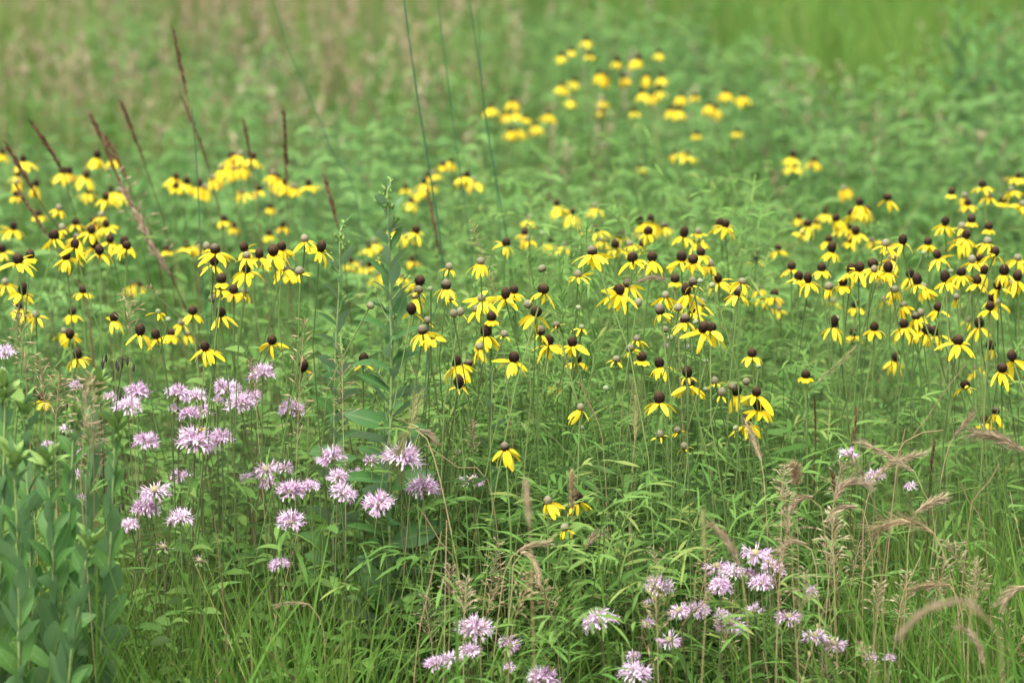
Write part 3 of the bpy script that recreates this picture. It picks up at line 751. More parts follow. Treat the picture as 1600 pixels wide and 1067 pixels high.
CZ = [
    (0, 0, 870, 225, 'in blurred upper-centre cluster'), (870, 0, 962, 225, 'around the dry stalk at top'),
    (962, 0, 1042, 225, 'in top cluster right of dry stalk'), (1042, 0, 1600, 225, 'at right end of top cluster'),
    (0, 225, 75, 325, 'along upper left edge'), (75, 225, 250, 325, 'among upper left brown spikes'),
    (250, 225, 330, 360, 'under the tallest brown spike'), (330, 225, 410, 300, 'right of the tallest brown spike'), (330, 300, 410, 365, 'faded below the tall brown spike'),
    (410, 225, 520, 370, 'by the short vertical brown spike'), (600, 225, 685, 330, 'left of the green rush stems'),
    (685, 225, 780, 330, 'among the green rush stems'), (780, 300, 900, 390, 'blurred left of the green plume'), (900, 300, 950, 390, 'blurred right of the plume tip'),
    (960, 225, 1100, 300, 'in the blurred centre-right pair'), (1180, 225, 1300, 300, 'in the blurred trio, right centre'),
    (950, 300, 1010, 400, 'in the back row, right of plume'), (1010, 300, 1060, 430, 'in the back row, centre right'), (1060, 300, 1150, 420, 'at right end of centre back row'),
    (1150, 300, 1230, 500, 'in the gap left of right crowd'),
    (1230, 300, 1315, 400, 'at upper left of right crowd'), (1310, 280, 1375, 400, 'at upper middle of right crowd'), (1375, 280, 1460, 400, 'between the two right crowds'),
    (1460, 260, 1525, 345, 'at the blurred upper right'), (1525, 260, 1600, 360, 'at the upper right corner'), (1460, 345, 1525, 410, 'right of the towering steep coneflower'), (1525, 360, 1600, 412, 'along the right edge, upper row'),
    (1230, 400, 1310, 465, 'on left side of right crowd'), (1310, 400, 1380, 465, 'in middle row of right crowd'), (1380, 400, 1450, 465, 'at right of the middle row'),
    (1450, 410, 1515, 500, 'below the towering steep coneflower'), (1515, 410, 1600, 460, 'along the right edge, middle row'), (1515, 460, 1600, 520, 'along the right edge, lower row'),
    (1200, 460, 1345, 530, 'low on left of right crowd'), (1345, 460, 1515, 525, 'in bottom row of right crowd'),
    (0, 325, 95, 420, 'in the left row, first part'), (95, 325, 135, 420, 'in the left row, second part'), (135, 325, 230, 420, 'in the left row, right part'),
    (0, 420, 90, 560, 'low at the left edge'), (90, 420, 150, 560, 'low left of the pale panicle'), (150, 420, 230, 560, 'beside the pale panicle'),
    (230, 360, 330, 420, 'in the row beneath brown spike'), (230, 420, 320, 560, 'around the bent grass head'),
    (320, 360, 400, 420, 'at top of left-centre clump'), (320, 420, 400, 500, 'low in the left-centre clump'), (400, 360, 530, 440, 'left of the small bud stem'),
    (530, 350, 600, 450, 'blurred left of tall bud stem'), (600, 340, 700, 450, 'blurred behind tall bud stem'),
    (560, 430, 690, 540, 'right beside the tall bud stem'), (690, 400, 740, 500, 'left of the thin brome spray'), (740, 370, 815, 500, 'around the thin brome spray'),
    (640, 500, 780, 600, 'below the thin brome spray'), (780, 500, 880, 620, 'left under the touching pair'), (815, 400, 880, 500, 'in the column above touching pair'),
    (880, 370, 960, 520, 'in front of the green plume'), (960, 400, 1030, 480, 'below the widest coneflower'), (1030, 400, 1062, 500, 'left in the centre-right crowd'), (1062, 400, 1100, 500, 'middle in the centre-right crowd'), (1100, 400, 1200, 480, 'right in the centre-right crowd'),
    (1030, 500, 1120, 535, 'around the twin dark cones'), (950, 500, 1045, 600, 'left below the twin dark cones'), (880, 540, 960, 700, 'in the lobed leaves below centre'),
    (1045, 540, 1110, 625, 'left of the tight right cluster'), (1110, 540, 1158, 680, 'at left of tight right cluster'), (1158, 580, 1200, 680, 'in tight right cluster'), (1160, 530, 1280, 600, 'alone by the slanting green spike'),
    (990, 640, 1110, 720, 'low under the flared tall coneflower'),
    (1380, 530, 1520, 620, 'small under the wide right coneflower'), (1520, 520, 1600, 600, 'in right edge pair, petals hanging'), (1520, 600, 1600, 700, 'lowest at the right edge'),
    (0, 540, 230, 660, 'by the dead stalks at left'), (440, 540, 640, 700, 'by the leafy bud stems'), (640, 600, 780, 740, 'left of the steep low coneflower'), (820, 740, 920, 860, 'low in the centre leaves'),
]
settle('cone', CZ, 'one')
settle('bud', CZ, 'one')

# ------------------------------------------------------------------ lavender bergamot
def floret_ring(name, n, rr, spread, lo, hi, tl, mat='floret'):
    b = MB()
    az = R.uniform(0, 2 * PI, n); el = rad(lo) + (rad(hi) - rad(lo)) * R.uniform(0, 1, n) ** 1.1
    base = np.stack([rr * np.cos(el) * np.cos(az), rr * np.cos(el) * np.sin(az), rr * .75 * np.sin(el)], 1)
    L = tl * R.uniform(.7, 1.15, n) * (1 - .30 * np.clip(el / 1.3, 0, 1))
    P, s = curve(base, az, el + .15, el + R.uniform(-.1, .25, n), L * .62, 4)
    tn = np.clip(R.normal(.45, .3, n), 0, 1)
    b.tube(P, np.array([[.0006, .0008, .0010, .0013]]), 3, tn)
    tipp = P[:, -1]; e1 = el + .1
    U, s1 = curve(tipp, az, e1 + .35, e1 + R.uniform(-.5, .6, n), L * .42, 4)
    b.ribbon(U, roll(U, s1, R.normal(0, .3, n)), (.0010 * np.array([1.1, 1, .8, .3]))[None], tn + .15)
    D, s2 = curve(tipp, az + R.normal(0, .2, n), e1 - .3, e1 - R.uniform(.9, 2.0, n), L * .40, 5)
    b.ribbon(D, roll(D, s2, R.normal(0, .3, n)), (.0016 * np.array([.7, 1, 1.1, 1.1, .5]))[None], tn, -.3)
    F2, s3 = curve(tipp, az, e1 + .3, e1 + .1, L * .55, 3)
    b.ribbon(F2, s3, (.0004 * np.ones(3))[None], tn - .3)
    return b.data(name, M[mat])


FULL = [floret_ring('florets', int(R.integers(84, 108)), .0095, 1, -18, 60, .0265) for _ in range(6)]
OPENC = [floret_ring('florets', int(R.integers(46, 58)), .0105, 1, -30, 22, .024) for _ in range(3)]
SIDE = [floret_ring('florets', int(R.integers(34, 46)), .0080, 1, -15, 70, .023) for _ in range(3)]
WITH = [floret_ring('florets', 12, .008, 1, -20, 60, .020, 'witherd') for _ in range(2)]
CENT = []
for q in range(3):
    CENT.append(cone_data('flower_centre', M['calyx'], .0105, .015, .7, 16, 8))
BRACT = [leaf_data('bract', M['budgreen'], .022, .009, b_, 5, .35, .3) for b_ in (.3, .8, 1.2)]
BLEAF = [leaf_data('leaf', M['bergfol'], .066, .021, b_, 7, .32, .3, yaw=y_) for b_, y_ in ((.5, .1), (1.0, -.15), (1.5, .2), (.8, 0))]
BK = {'f': ('full lavender bergamot head', FULL), 'o': ('bare-centred lavender bergamot head', OPENC), 's': ('small lavender bergamot head', SIDE), 'w': ('withered pale bergamot head', WITH)}


def bergamot(x, y, wpx, dd, k):
    head = at(x, y + 6, dd)
    root = thing('bergamot', 'bergamot', (head[0] + R.normal(0, .05), dd + R.normal(0, .04), 0), 'lavender bergamot flowers')
    loc = head - root.location
    s = wpx / F * dd / .068 * (1.0 if k in 'fo' else 1.15)
    ax = unit(np.array([R.normal(0, .16), R.normal(-.02, .12), 1.0]))
    st = smooth([(0, 0, 0), (loc[0] * .3 + R.normal(0, .01), loc[1] * .4, loc[2] * .5), loc - ax * .04, loc - ax * .002], 8)
    m = MB(); m.tube(st[None], np.linspace(.0016, .0011, 8)[None], 5, R.uniform(0, 1)); m.build('stem', M['stemb'], root)
    A = axis_matrix(loc, ax, R.uniform(0, 6)) @ Matrix.Scale(s, 4)
    link('florets', random.choice(BK[k][1]), root, A @ Matrix.Translation((0, 0, .004)), kind='stuff')
    link('flower_centre', random.choice(CENT), root, A @ Matrix.Scale(1.0 if k in 'ow' else .72, 4))
    a0 = R.uniform(0, 6)
    for i in range(5):
        link('bract', random.choice(BRACT), root, axis_matrix(loc - ax * .002, ax) @ leaf_matrix((0, 0, 0), a0 + i * 1.257 + R.normal(0, .2), R.normal(-.1, .2), R.normal(0, .3), s * R.uniform(.8, 1.2)))
    a0 = R.uniform(0, 3)
    for i, f in enumerate((6, 5, 4)):
        p = st[f] if f < 6 else st[6] * .75 + st[5] * .25
        for h in (0, PI):
            link('leaf', random.choice(BLEAF), root, leaf_matrix(p, a0 + i * PI / 2 + h + R.normal(0, .2), R.uniform(.1, .7), R.normal(0, .55), (.55, .85, 1.05)[i] * R.uniform(.85, 1.15)))
    pend('berg', root, x, y, BK[k][0])


BG = """
8 548 36 51f,2 578 22 51s,118 600 26 54s,172 618 28 53s,215 610 42 51f,200 634 46 51f,278 612 40 51f,306 618 40 52f,318 640 34 51s,296 644 36 51f,272 634 22 51s,352 606 44 52f,376 630 52 51f,392 618 36 52f,340 622 24 52s,410 582 46 51f,366 600 26 53s,228 689 46 50f,305 690 68 50f,346 682 42 50f,282 742 36 52s,388 745 32 52s,243 764 54 49o,228 793 48 49f,282 808 44 49f,204 818 34 49f,82 827 22 50s,128 706 24 52s,120 738 24 51s,127 776 26 51s,75 690 20 52s,105 666 26 53s,
455 638 46 51f,418 730 42 50o,444 728 34 50s,420 752 34 51s,455 766 50 49f,484 758 36 49f,455 812 46 48f,436 878 32 48f,520 714 50 50f,528 742 36 49f,556 740 34 50s,533 768 44 49f,592 785 52 49f,580 717 30 50s,628 716 66 49f,660 762 52 49f,738 747 38 49o,255 852 34 49w,312 872 28 48w,
742 982 54 47f,733 1018 42 47f,706 1028 36 47f,680 1034 32 46f,795 1005 40 47s,797 1040 24 47s,848 1060 52 45f,938 970 56 48f,1028 916 48 48f,1014 936 16 49s,1013 970 24 48s,1046 996 38 47o,1062 950 36 48o,1092 950 34 48f,990 1020 24 47s,992 1050 50 46f,1120 882 42 48o,1180 862 46 49o,1144 891 38 49f,1126 914 38 48f,1170 893 28 49s,1207 886 38 49f,1190 908 38 48f,1140 970 48 48o,1128 956 26 48s,1180 951 34 48s,1200 859 20 50s,1268 920 22 48s,1232 960 40 48o,1272 990 40 47o,1304 1002 36 47o,1362 1022 22 47s,1390 1026 24 47s,1326 708 32 50s,1368 740 32 50s,1423 757 24 50s,1076 537 16 56s,1040 536 14 60s,1355 752 18 51s
"""
for row in BG.replace('\n', '').split(','):
    fx, fy, wp, code = row.split()
    dd = int(code[:2]) / 10
    if int(fx) > 640 and int(fy) > 840: dd = min(dd, 4.75 - .22 * (int(fy) - 840) / 200)
    bergamot(int(fx), int(fy), int(wp) * (1.12 if int(fx) > 640 else 1.04), dd * R.uniform(.99, 1.01), code[2])
BZ = [
    (0, 500, 60, 640, 'at the left edge'), (60, 560, 150, 720, 'behind the broad-leaved clump, upper'), (60, 720, 170, 850, 'seen between the broad leaves'), (0, 640, 100, 720, 'behind the left broad leaves'),
    (150, 560, 260, 660, 'at left of the upper patch'), (260, 560, 330, 660, 'in middle of the upper patch'), (330, 560, 430, 660, 'at right of the upper patch'),
    (200, 660, 380, 720, 'in the second row, left patch'), (200, 720, 320, 840, 'in the lower left patch'), (330, 720, 440, 780, 'at left of the middle patch'),
    (440, 600, 480, 660, 'behind the brome panicle'), (440, 700, 500, 900, 'in the middle patch'), (400, 780, 470, 900, 'lowest of the middle patch'), (500, 690, 570, 790, 'under the small leafy bud stem'),
    (570, 690, 700, 800, 'around the nodding rye head'), (700, 720, 780, 780, 'right of the nodding rye head'), (200, 840, 340, 900, 'low in the left shade'),
    (660, 960, 860, 1067, 'at the bottom centre'), (900, 900, 1000, 1000, 'alone at bottom centre right'), (960, 930, 1035, 1067, 'low left of bottom right patch'), (1000, 900, 1110, 1005, 'left in bottom right patch'),
    (1100, 850, 1160, 930, 'at top of bottom right patch'), (1160, 850, 1250, 930, 'at top right of bottom patch'), (1110, 930, 1200, 1000, 'in middle of bottom right patch'), (1200, 900, 1420, 1067, 'in the dry grass, bottom right'),
    (1300, 690, 1450, 780, 'alone among right rye heads'), (1000, 500, 1100, 560, 'far behind centre-right coneflowers'),
]
settle('berg', BZ, 'one')

# the small striped bee on the biggest bergamot head
bp = at(317, 672, 4.97)
bee = thing('bee', 'bee', bp)
bee['label'] = 'small black and yellow striped bee on the largest lavender bergamot head'


def spindle(p0, p1, r, mat, name, parent, S=8):
    p = np.linspace(p0, p1, 7); m = MB()
    m.tube(p[None], r * np.array([[.15, .7, .95, 1, .95, .65, .1]]), S, .5)
    return m.build(name, mat, parent)


spindle((-.001, 0, .001), (.0035, 0, .002), .0017, M['beey'], 'thorax', bee)
spindle((.003, 0, .002), (.0055, 0, .0015), .0013, M['beeb'], 'head', bee)
ab = spindle((-.008, 0, -.001), (-.0005, 0, .001), .0019, M['beeb'], 'abdomen', bee)
for q in (.35, .6):
    m = MB(); c0 = np.array([-.008 + .0075 * q, 0, -.001 + .002 * q])
    m.tube(np.stack([c0, c0 + [.0011, 0, .0003]])[None], .00195 * np.ones((1, 2)), 8, .5); m.build('stripe', M['beey'], ab)
for sg in (-1, 1):
    link('wing', leaf_data('wing', M['wing'], .007, .0028, .1, 5, .6, .05), bee, leaf_matrix((.001, sg * .001, .0025), PI - sg * .6, .5))

# ------------------------------------------------------------------ leafy goldenrod stems
def px_line(pts, d, dz=0.0):
    return np.array([at(x, y, d + dz * i) for i, (x, y) in enumerate(pts)])


SL = [leaf_data('leaf', M['spire'], 1.0, .36, b_, 7, .48, .28, base=.3, yaw=y_, wav=w_) for b_, y_, w_ in ((.25, .1, .1), (.55, -.15, -.15), (.85, .2, .2), (.4, -.25, -.1), (-.25, .1, .15))]
SW = [leaf_data('leaf', M['broad'], 1.0, .40, b_, 8, .50, .26, base=.32, yaw=y_, wav=w_) for b_, y_, w_ in ((.25, .1, .15), (.5, -.15, -.2), (.8, .2, .25), (.1, -.2, -.1), (-.25, .15, .2))]
BUDS = []
for q in range(3):
    m = MB(); m.tube([[[0, 0, 0], [0, 0, .0012], [0, 0, .0035], [0, 0, .006], [0, 0, .008]]], np.array([[.0005, .0016, .0024, .0019, .0005]]), 7, .3 * q)
    BUDS.append(m.data('bud', M['budgreen']))


def to_ground(top_pts, d, drift=0.0):
    """continue a stem from its lowest seen point down to the soil"""
    p = np.asarray(top_pts)
    t = p[-1] - p[-2]
    k = p[-1][2] / max(-t[2], 1e-3)
    gx = p[-1][0] + np.clip(t[0] * k, -.12, .12) + drift
    return np.vstack([p, [(p[-1][0] * .6 + gx * .4, d, p[-1][2] * .45), (gx, d, 0)]])


def leafy(name, pts, d, leafs, L0, L1, variants, label, cat, group, ntop=0, rr=.0026, e=(.3, 1.0), step=2.4, f0=.0, f1=1.0, branches=0):
    line = smooth(to_ground(px_line(pts, d), d), 40)
    root = thing(name, cat, line[-1], group)
    line = line - line[-1]
    m = MB(); m.tube(line[None], np.linspace(rr * .55, rr * 1.25, 40)[None], 6, .75); m.build('stem', M['palestem'], root)
    a = R.uniform(0, 6)
    for i in range(leafs):
        f = f0 + (f1 - f0) * (i / (leafs - 1))
        i0 = min(int(f * 39), 38); p = line[i0] + (line[i0 + 1] - line[i0]) * (f * 39 - i0)
        L = (L0 + (L1 - L0) * f ** .8) * R.uniform(.85, 1.15)
        az = a + i * step + R.normal(0, .25)
        el = R.uniform(*e) + (.25 if f < .2 else 0)
        link('leaf', random.choice(variants), root, leaf_matrix(p + np.array([math.cos(az), math.sin(az), 0]) * .001, az, el, R.choice([-1, 1]) * R.uniform(.4, 1.2), L, L * R.uniform(.85, 1.15)))
    for b in range(branches):                                       # short side shoots that carry buds
        f = .02 + .30 * b / max(branches - 1, 1)
        p = line[int(f * 39)]
        az = b * 2.4 + .7; Lb = (.012 + .055 * f / .3) * R.uniform(.8, 1.25)
        P, s = curve([p], az, .75, 1.25, Lb, 6)
        m = MB(); m.tube(P, np.linspace(.0013, .0008, 6)[None], 4, .8)
        sh = m.build('side_shoot', M['palestem'], root)
        for i in range(5):
            q = P[0, 5] + R.normal(0, .0022, 3); dr = unit(P[0, 5] - P[0, 3] + R.normal(0, .004, 3))
            link('bud', random.choice(BUDS), sh, axis_matrix(q, dr) @ Matrix.Scale(R.uniform(.7, 1.1), 4))
        for i in range(3):
            link('leaf', random.choice(SL), sh, leaf_matrix(P[0, 1 + i], az + R.normal(0, .8), R.uniform(.5, 1.1), 0, R.uniform(.012, .026)))
    for i in range(ntop):
        q = line[0] + np.array([R.normal(0, .0045), R.normal(0, .0045), R.uniform(-.03, .006)])
        dr = unit(np.array([R.normal(0, .35), R.normal(0, .35), 1]))
        link('bud', random.choice(BUDS), root, axis_matrix(q, dr) @ Matrix.Scale(R.uniform(.8, 1.25), 4))
    for i in range(ntop // 2 if name == 'broad_leaved_stem' else 0):     # the pale young leaves round the tip
        link('leaf', random.choice(YL), root, leaf_matrix(line[0] + np.array([0, 0, R.uniform(-.02, .004)]), i * 2.4, R.uniform(.5, 1.25), R.normal(0, .4), R.uniform(.022, .040)))
    root['label'] = label
    return root


YL = [leaf_data('leaf', M['budgreen'], 1.0, .40, b_, 6, .5, .3, base=.3) for b_ in (-.3, .2, .5)]
leafy('stiff_goldenrod', [(605, 298), (609, 420), (612, 560), (610, 690)], 4.97, 86, .038, .135, SL, 'tall leafy goldenrod stem with green buds, tallest sharp stem left of centre', 'goldenrod', 'leafy bud stems', 20, .0036, (.2, .95), f0=.02, f1=.72, branches=13)
leafy('stiff_goldenrod', [(531, 362), (530, 450), (524, 560), (522, 700)], 5.06, 64, .028, .100, SL, 'smaller leafy goldenrod stem with green buds, left of the tallest one', 'goldenrod', 'leafy bud stems', 16, .0024, (.2, .95), f0=.03, f1=.72, branches=7)
leafy('stiff_goldenrod', [(769, 578), (768, 640), (766, 720), (770, 800)], 5.05, 22, .028, .06, SL, 'short leafy stem without buds among coneflowers at centre', 'goldenrod', 'leafy bud stems', 3, .0020, (.2, .9), f0=.02, f1=.75)
leafy('stiff_goldenrod', [(640, 640), (642, 720), (640, 800)], 5.25, 20, .03, .07, SL, 'leafy stem without buds just under the tallest bud stem', 'goldenrod', 'leafy bud stems', 3, .0020, (.2, .9), f0=.02, f1=.75)

CL = [([(8, 606), (6, 720), (2, 860), (-6, 1000)], 4.15, 'leafy green stem cut by the left picture edge'),
      ([(36, 636), (42, 740), (48, 860), (46, 1000)], 4.25, 'broad-leaved green stem second from the left edge'),
      ([(20, 712), (26, 800), (28, 900), (30, 1040)], 3.95, 'broad-leaved stem with a pale yellowish bud top, nearest the left corner'),
      ([(116, 650), (112, 740), (104, 860), (92, 1000)], 4.15, 'broad-leaved stem with a bright rounded top, middle of the left clump'),
      ([(149, 598), (142, 720), (130, 860), (114, 1020)], 4.25, 'tallest broad-leaved stem of the left foreground clump'),
      ([(181, 660), (176, 760), (172, 860), (158, 1010)], 4.15, 'rightmost broad-leaved stem of the left foreground clump'),
      ([(74, 720), (80, 820), (84, 920), (84, 1040)], 4.05, 'short broad-leaved stem between taller ones of the left clump'),
      ([(140, 842), (124, 940), (108, 1050)], 3.95, 'lowest broad-leaved stem in front of the left clump'),
      ([(-22, 690), (-26, 860), (-30, 1000)], 4.05, 'leafy stem just peeking in at the left edge')]
for pts, d, lb in CL:
    leafy('broad_leaved_stem', pts, d + .38, 58, .028, .135, SW, lb, 'leafy plant', 'broad-leaved clump at the left', 22, .0032, (.6, 1.3), f0=.0, f1=.64)

# feathery bright green plumes of narrow leaves
PLUME = [([(918, 345), (912, 420), (902, 520), (890, 640)], 5.15, 'bright green feathery plume, tallest one right of centre'),
         ([(872, 396), (878, 470), (880, 560)], 5.3, 'bright green feathery plume left of the tallest plume'),
         ([(826, 402), (836, 470), (846, 560)], 5.35, 'small bright feathery plume above the column of two dark cones'),
         ([(700, 436), (706, 520), (708, 610)], 5.3, 'bright feathery plume between grey cones left of the brome spray'),
         ([(742, 450), (744, 530), (740, 640)], 5.4, 'thin feathery plume behind the brome spray'),
         ([(945, 420), (938, 500), (925, 590)], 5.3, 'bright feathery plume behind the twin coneflowers right of centre'),
         ([(632, 540), (632, 600), (634, 680)], 5.2, 'short feathery plume right of the tall bud stem'),
         ([(470, 470), (466, 540), (462, 620)], 5.6, 'soft feathery plume left of the small bud stem')]
for pts, d, lb in PLUME:
    line = smooth(to_ground(px_line(pts, d), d), 30)
    root = thing('feathery_plume', 'plant', line[-1], 'bright green feathery shoots')
    root['label'] = lb
    line = line - line[-1]
    m = MB(); m.tube(line[None], np.linspace(.0009, .0022, 30)[None], 5, .7); m.build('stem', M['stemg'], root)
    m = MB(); n = 130
    f = R.uniform(0, .62, n); i0 = (f * 29).astype(int); u = (f * 29 - i0)[:, None]
    b = line[i0] * (1 - u) + line[i0 + 1] * u
    P, s = curve(b, R.uniform(0, 6.3, n), R.uniform(.7, 1.2, n), R.uniform(.1, 1.1, n), (.012 + .06 * np.minimum(f / .35, 1)) * R.uniform(.7, 1.2, n), 5)
    m.ribbon(P, roll(P, s, R.normal(0, .4, n)), .0017 * lance(5, .4, .08, .4)[None], R.uniform(.3, 1, n), .3)
    nb = 260                                                        # leaflets up the side shoots
    j = R.integers(0, n, nb); k = R.integers(1, 5, nb)
    P2, s2 = curve(P[j, k], R.uniform(0, 6.3, nb), R.uniform(.4, 1.2, nb), R.uniform(.2, 1.1, nb), .014 * R.uniform(.6, 1.2, nb), 4)
    m.ribbon(P2, s2, .0011 * lance(4, .4, .1, .4)[None], R.uniform(.5, 1, nb), .3)
    m.build('leaves', M['shoot'], root, kind='stuff')

# ------------------------------------------------------------------ grasses with seed heads, rushes and dry stalks
def grass_head(kind, d, head, stem, mat, size=1.0, awn=1.0, name='seed_grass', cat='grass stem', group='grasses in seed', stemmat='culm', rr=.0011):
    """head and stem are photo points from tip to base; the stem goes on to the soil"""
    ph = px_line(head, d)
    full = to_ground(px_line(head + stem, d), d, R.normal(0, .04))
    line = smooth(full, 34)
    Lh = np.sum(np.linalg.norm(np.diff(ph, axis=0), axis=1))
    Lf = np.sum(np.linalg.norm(np.diff(line, axis=0), axis=1))
    root = thing(name, cat, line[-1], group)
    org = line[-1].copy(); line = line - org
    m = MB(); m.tube(line[None], np.linspace(rr * .55, rr * 1.15, 34)[None], 5, R.uniform(.2, .9)); m.build('stem', M[stemmat], root)
    H = smooth(ph, 24) - org
    if kind == 'none': return root
    n = {'rye': 46, 'spike': 60, 'brome': 34, 'tuft': 40}[kind]
    f = np.linspace(.02, .98, n); i0 = np.minimum((f * 23).astype(int), 22); u = (f * 23 - i0)[:, None]
    b = H[i0] * (1 - u) + H[i0 + 1] * u
    tdir = unit(H[i0] - H[i0 + 1])                                  # points to the tip
    a = np.arange(n) * (PI if kind == 'rye' else 2.4) + R.normal(0, .5, n)
    ref = unit(np.cross(tdir, np.array([.2, .9, .3]))); r2 = np.cross(tdir, ref)
    out = ref * np.cos(a)[:, None] + r2 * np.sin(a)[:, None]
    m = MB()
    tn = np.clip(R.normal(.5, .25, n), 0, 1)
    if kind == 'rye':
        L = .0125 * size * (.6 + .6 * np.sin(f * PI)) * R.uniform(.85, 1.15, n)
        dr = unit(tdir + out * .34)
        P = b[:, None] + dr[:, None] * (np.linspace(0, 1, 4)[None, :, None] * L[:, None, None])
        m.tube(P, (.0016 * size * np.array([.4, 1, .8, .1]))[None], 4, tn)
        m.build('seed_head', M[mat], root, kind='stuff')
        m = MB(); q = np.repeat(np.arange(n), 3); nn = len(q)
        La = .026 * awn * size * R.uniform(.7, 1.2, nn)
        d2 = unit(tdir[q] + out[q] * .30 + R.normal(0, .13, (nn, 3)))
        t = np.linspace(0, 1, 5)[None, :, None]
        P = P[q, 2][:, None] + d2[:, None] * t * La[:, None, None] + (out[q] * .25 + np.array([0, 0, -.12]))[:, None] * (t ** 2) * La[:, None, None] * .5
        m.tube(P, (.00028 * np.array([1.2, 1, .9, .7, .3]))[None] * size ** .5, 3, np.clip(tn[q] + .2, 0, 1))
        m.build('awns', M[mat], root, kind='stuff')
    elif kind == 'spike':
        L = .010 * size * R.uniform(.6, 1.7, n)
        dr = unit(tdir + out * R.uniform(.15, .5, (n, 1)))
        P = b[:, None] + dr[:, None] * (np.linspace(0, 1, 4)[None, :, None] * L[:, None, None])
        env = (.35 + .75 * np.sin(np.clip(f * .93 + .05, 0, 1) * PI))[:, None]
        m.tube(P, (.0022 * size * np.array([.5, 1, .8, .15]))[None] * env, 4, tn)
        m.build('seed_head', M[mat], root, kind='stuff')
    elif kind == 'brome':
        Lb = .034 * size * np.sin(np.clip(f * .9 + .1, 0, 1) * PI * .62) * R.uniform(.3, 1.2, n)
        az = np.arctan2(out[:, 1], out[:, 0])
        C, s = curve(b, az, R.uniform(.9, 1.35, n), R.uniform(-.3, .9, n), Lb, 5)
        m.tube(C, .00032 * np.ones((1, 5)), 3, tn)
        dr = unit(C[:, -1] - C[:, -2])
        L = .012 * size * R.uniform(.7, 1.3, n)
        P = C[:, -1][:, None] + dr[:, None] * (np.linspace(0, 1, 5)[None, :, None] * L[:, None, None])
        m.tube(P, (.0013 * size * np.array([.4, 1, .9, .5, .15]))[None], 4, np.clip(tn + .15, 0, 1))
        m.build('seed_head', M[mat], root, kind='stuff')
    elif kind == 'tuft':
        q = np.repeat(np.arange(n), 9); nn = len(q)
        L = .011 * size * R.uniform(.6, 1.3, nn)
        d2 = unit(tdir[q] * .8 + out[q] * .6 + R.normal(0, .3, (nn, 3)))
        P = b[q][:, None] + d2[:, None] * (np.linspace(0, 1, 3)[None, :, None] * L[:, None, None])
        m.tube(P, (.00055 * np.array([1.2, 1, .3]))[None] * size ** .5, 3, R.uniform(.5, 1, nn))
        m.build('seed_head', M[mat], root, kind='stuff')
    return root


def gh(label, kind, d, head, stem, mat, **k):
    o = grass_head(kind, d, head, stem, mat, **k)
    o['label'] = label
    return o


# brown seed spikes, upper left
SPK = dict(name='brown_seed_grass', group='tall brown seed spikes at upper left', stemmat='brownhead', rr=.0016)
for lb, d, h, s in [
    ('tallest dark brown seed spike standing above the upper left flowers', 6.3, [(271, 48), (280, 95), (292, 150)], [(298, 180), (306, 240), (311, 330), (312, 460)]),
    ('slim brown seed spike crossing just below the tallest one', 6.6, [(282, 148), (298, 185), (316, 232), (328, 270)], [(334, 300), (350, 380)]),
    ('short brown seed spike alone between the tallest spike and the left group', 6.6, [(189, 160), (205, 200), (226, 255)], [(240, 300), (262, 380)]),
    ('slanting brown seed spike left of the big pinkish head', 6.5, [(140, 176), (160, 220), (182, 272)], [(214, 330), (246, 400)]),
    ('thin reddish seed spike touching the yellow pair at upper left', 6.7, [(165, 215), (182, 245), (200, 285)], [(222, 340), (250, 420)]),
    ('long slanting brown seed spike above the far left flowers', 6.4, [(48, 190), (72, 225), (100, 272)], [(112, 320), (132, 370), (160, 440)]),
    ('brown seed spike leaning over the left edge flowers, upper', 6.2, [(10, 225), (36, 270), (60, 312)], [(90, 358), (130, 430)]),
    ('dark brown seed spike leaning over the left edge flowers, lower', 6.0, [(24, 288), (46, 325), (76, 371)], [(110, 430), (140, 500)]),
    ('thin brown seed spike through the yellow clump right of the tallest spike', 6.9, [(381, 188), (388, 228), (395, 272)], [(402, 320), (410, 400)]),
    ('short upright reddish brown seed spike with straight stem', 6.5, [(443, 170), (446, 230), (447, 285)], [(450, 340), (452, 420)]),
    ('small brown seed spike over the tip of the small bud stem', 6.2, [(506, 275), (517, 312), (529, 358)], [(540, 420), (548, 500)]),
    ('brown seed spike beside the leftmost green rush', 6.4, [(668, 296), (676, 340), (689, 404)], [(696, 450), (700, 520)]),
    ('brown spike along the dry stalk, blurred at top centre', 8.6, [(972, 0), (960, 50), (948, 112)], [(940, 180), (930, 270), (926, 340)]),
    ('pale brown dry stalk among the top yellow flowers', 8.6, [(908, 60), (912, 110), (918, 175)], [(922, 240), (920, 320)]),
    ('dark brown seed spike alone at lower right of the coneflowers', 5.35, [(1273, 622), (1274, 655), (1274, 692)], [(1272, 760), (1270, 840)]),
    ('thin brown seed spike above the lone lavender head at right', 5.1, [(1338, 636), (1336, 672), (1332, 704)], [(1330, 770), (1328, 850)]),
    ('thin brown seed spike between right rye heads', 5.1, [(1460, 690), (1456, 716), (1453, 742)], [(1450, 810), (1446, 880)]),
    ('blackish short spike low in the right grass', 5.0, [(1300, 738), (1303, 760), (1305, 782)], [(1308, 840), (1310, 900)]),
]:
    near = d < 5.5
    gh(lb, 'spike', d, h, s, 'brownhead' if d < 8 else 'pinkstraw', size=(.55 if near else .95 if d < 8 else .5) * R.uniform(.85, 1.2), **{**SPK, 'rr': .0016 if d < 8 else .0011})
gh('large fluffy pinkish brown seed head slanting across the left flowers', 'brome', 6.3, [(176, 262), (204, 318), (232, 372), (262, 425)], [(285, 470), (312, 560)], 'pinkstraw', size=1.2, **SPK)
gh('second fluffy pinkish seed head lying along the large one', 'spike', 6.25, [(190, 290), (215, 340), (240, 390), (268, 432)], [(292, 490), (318, 580)], 'pinkstraw', size=1.6, **SPK)

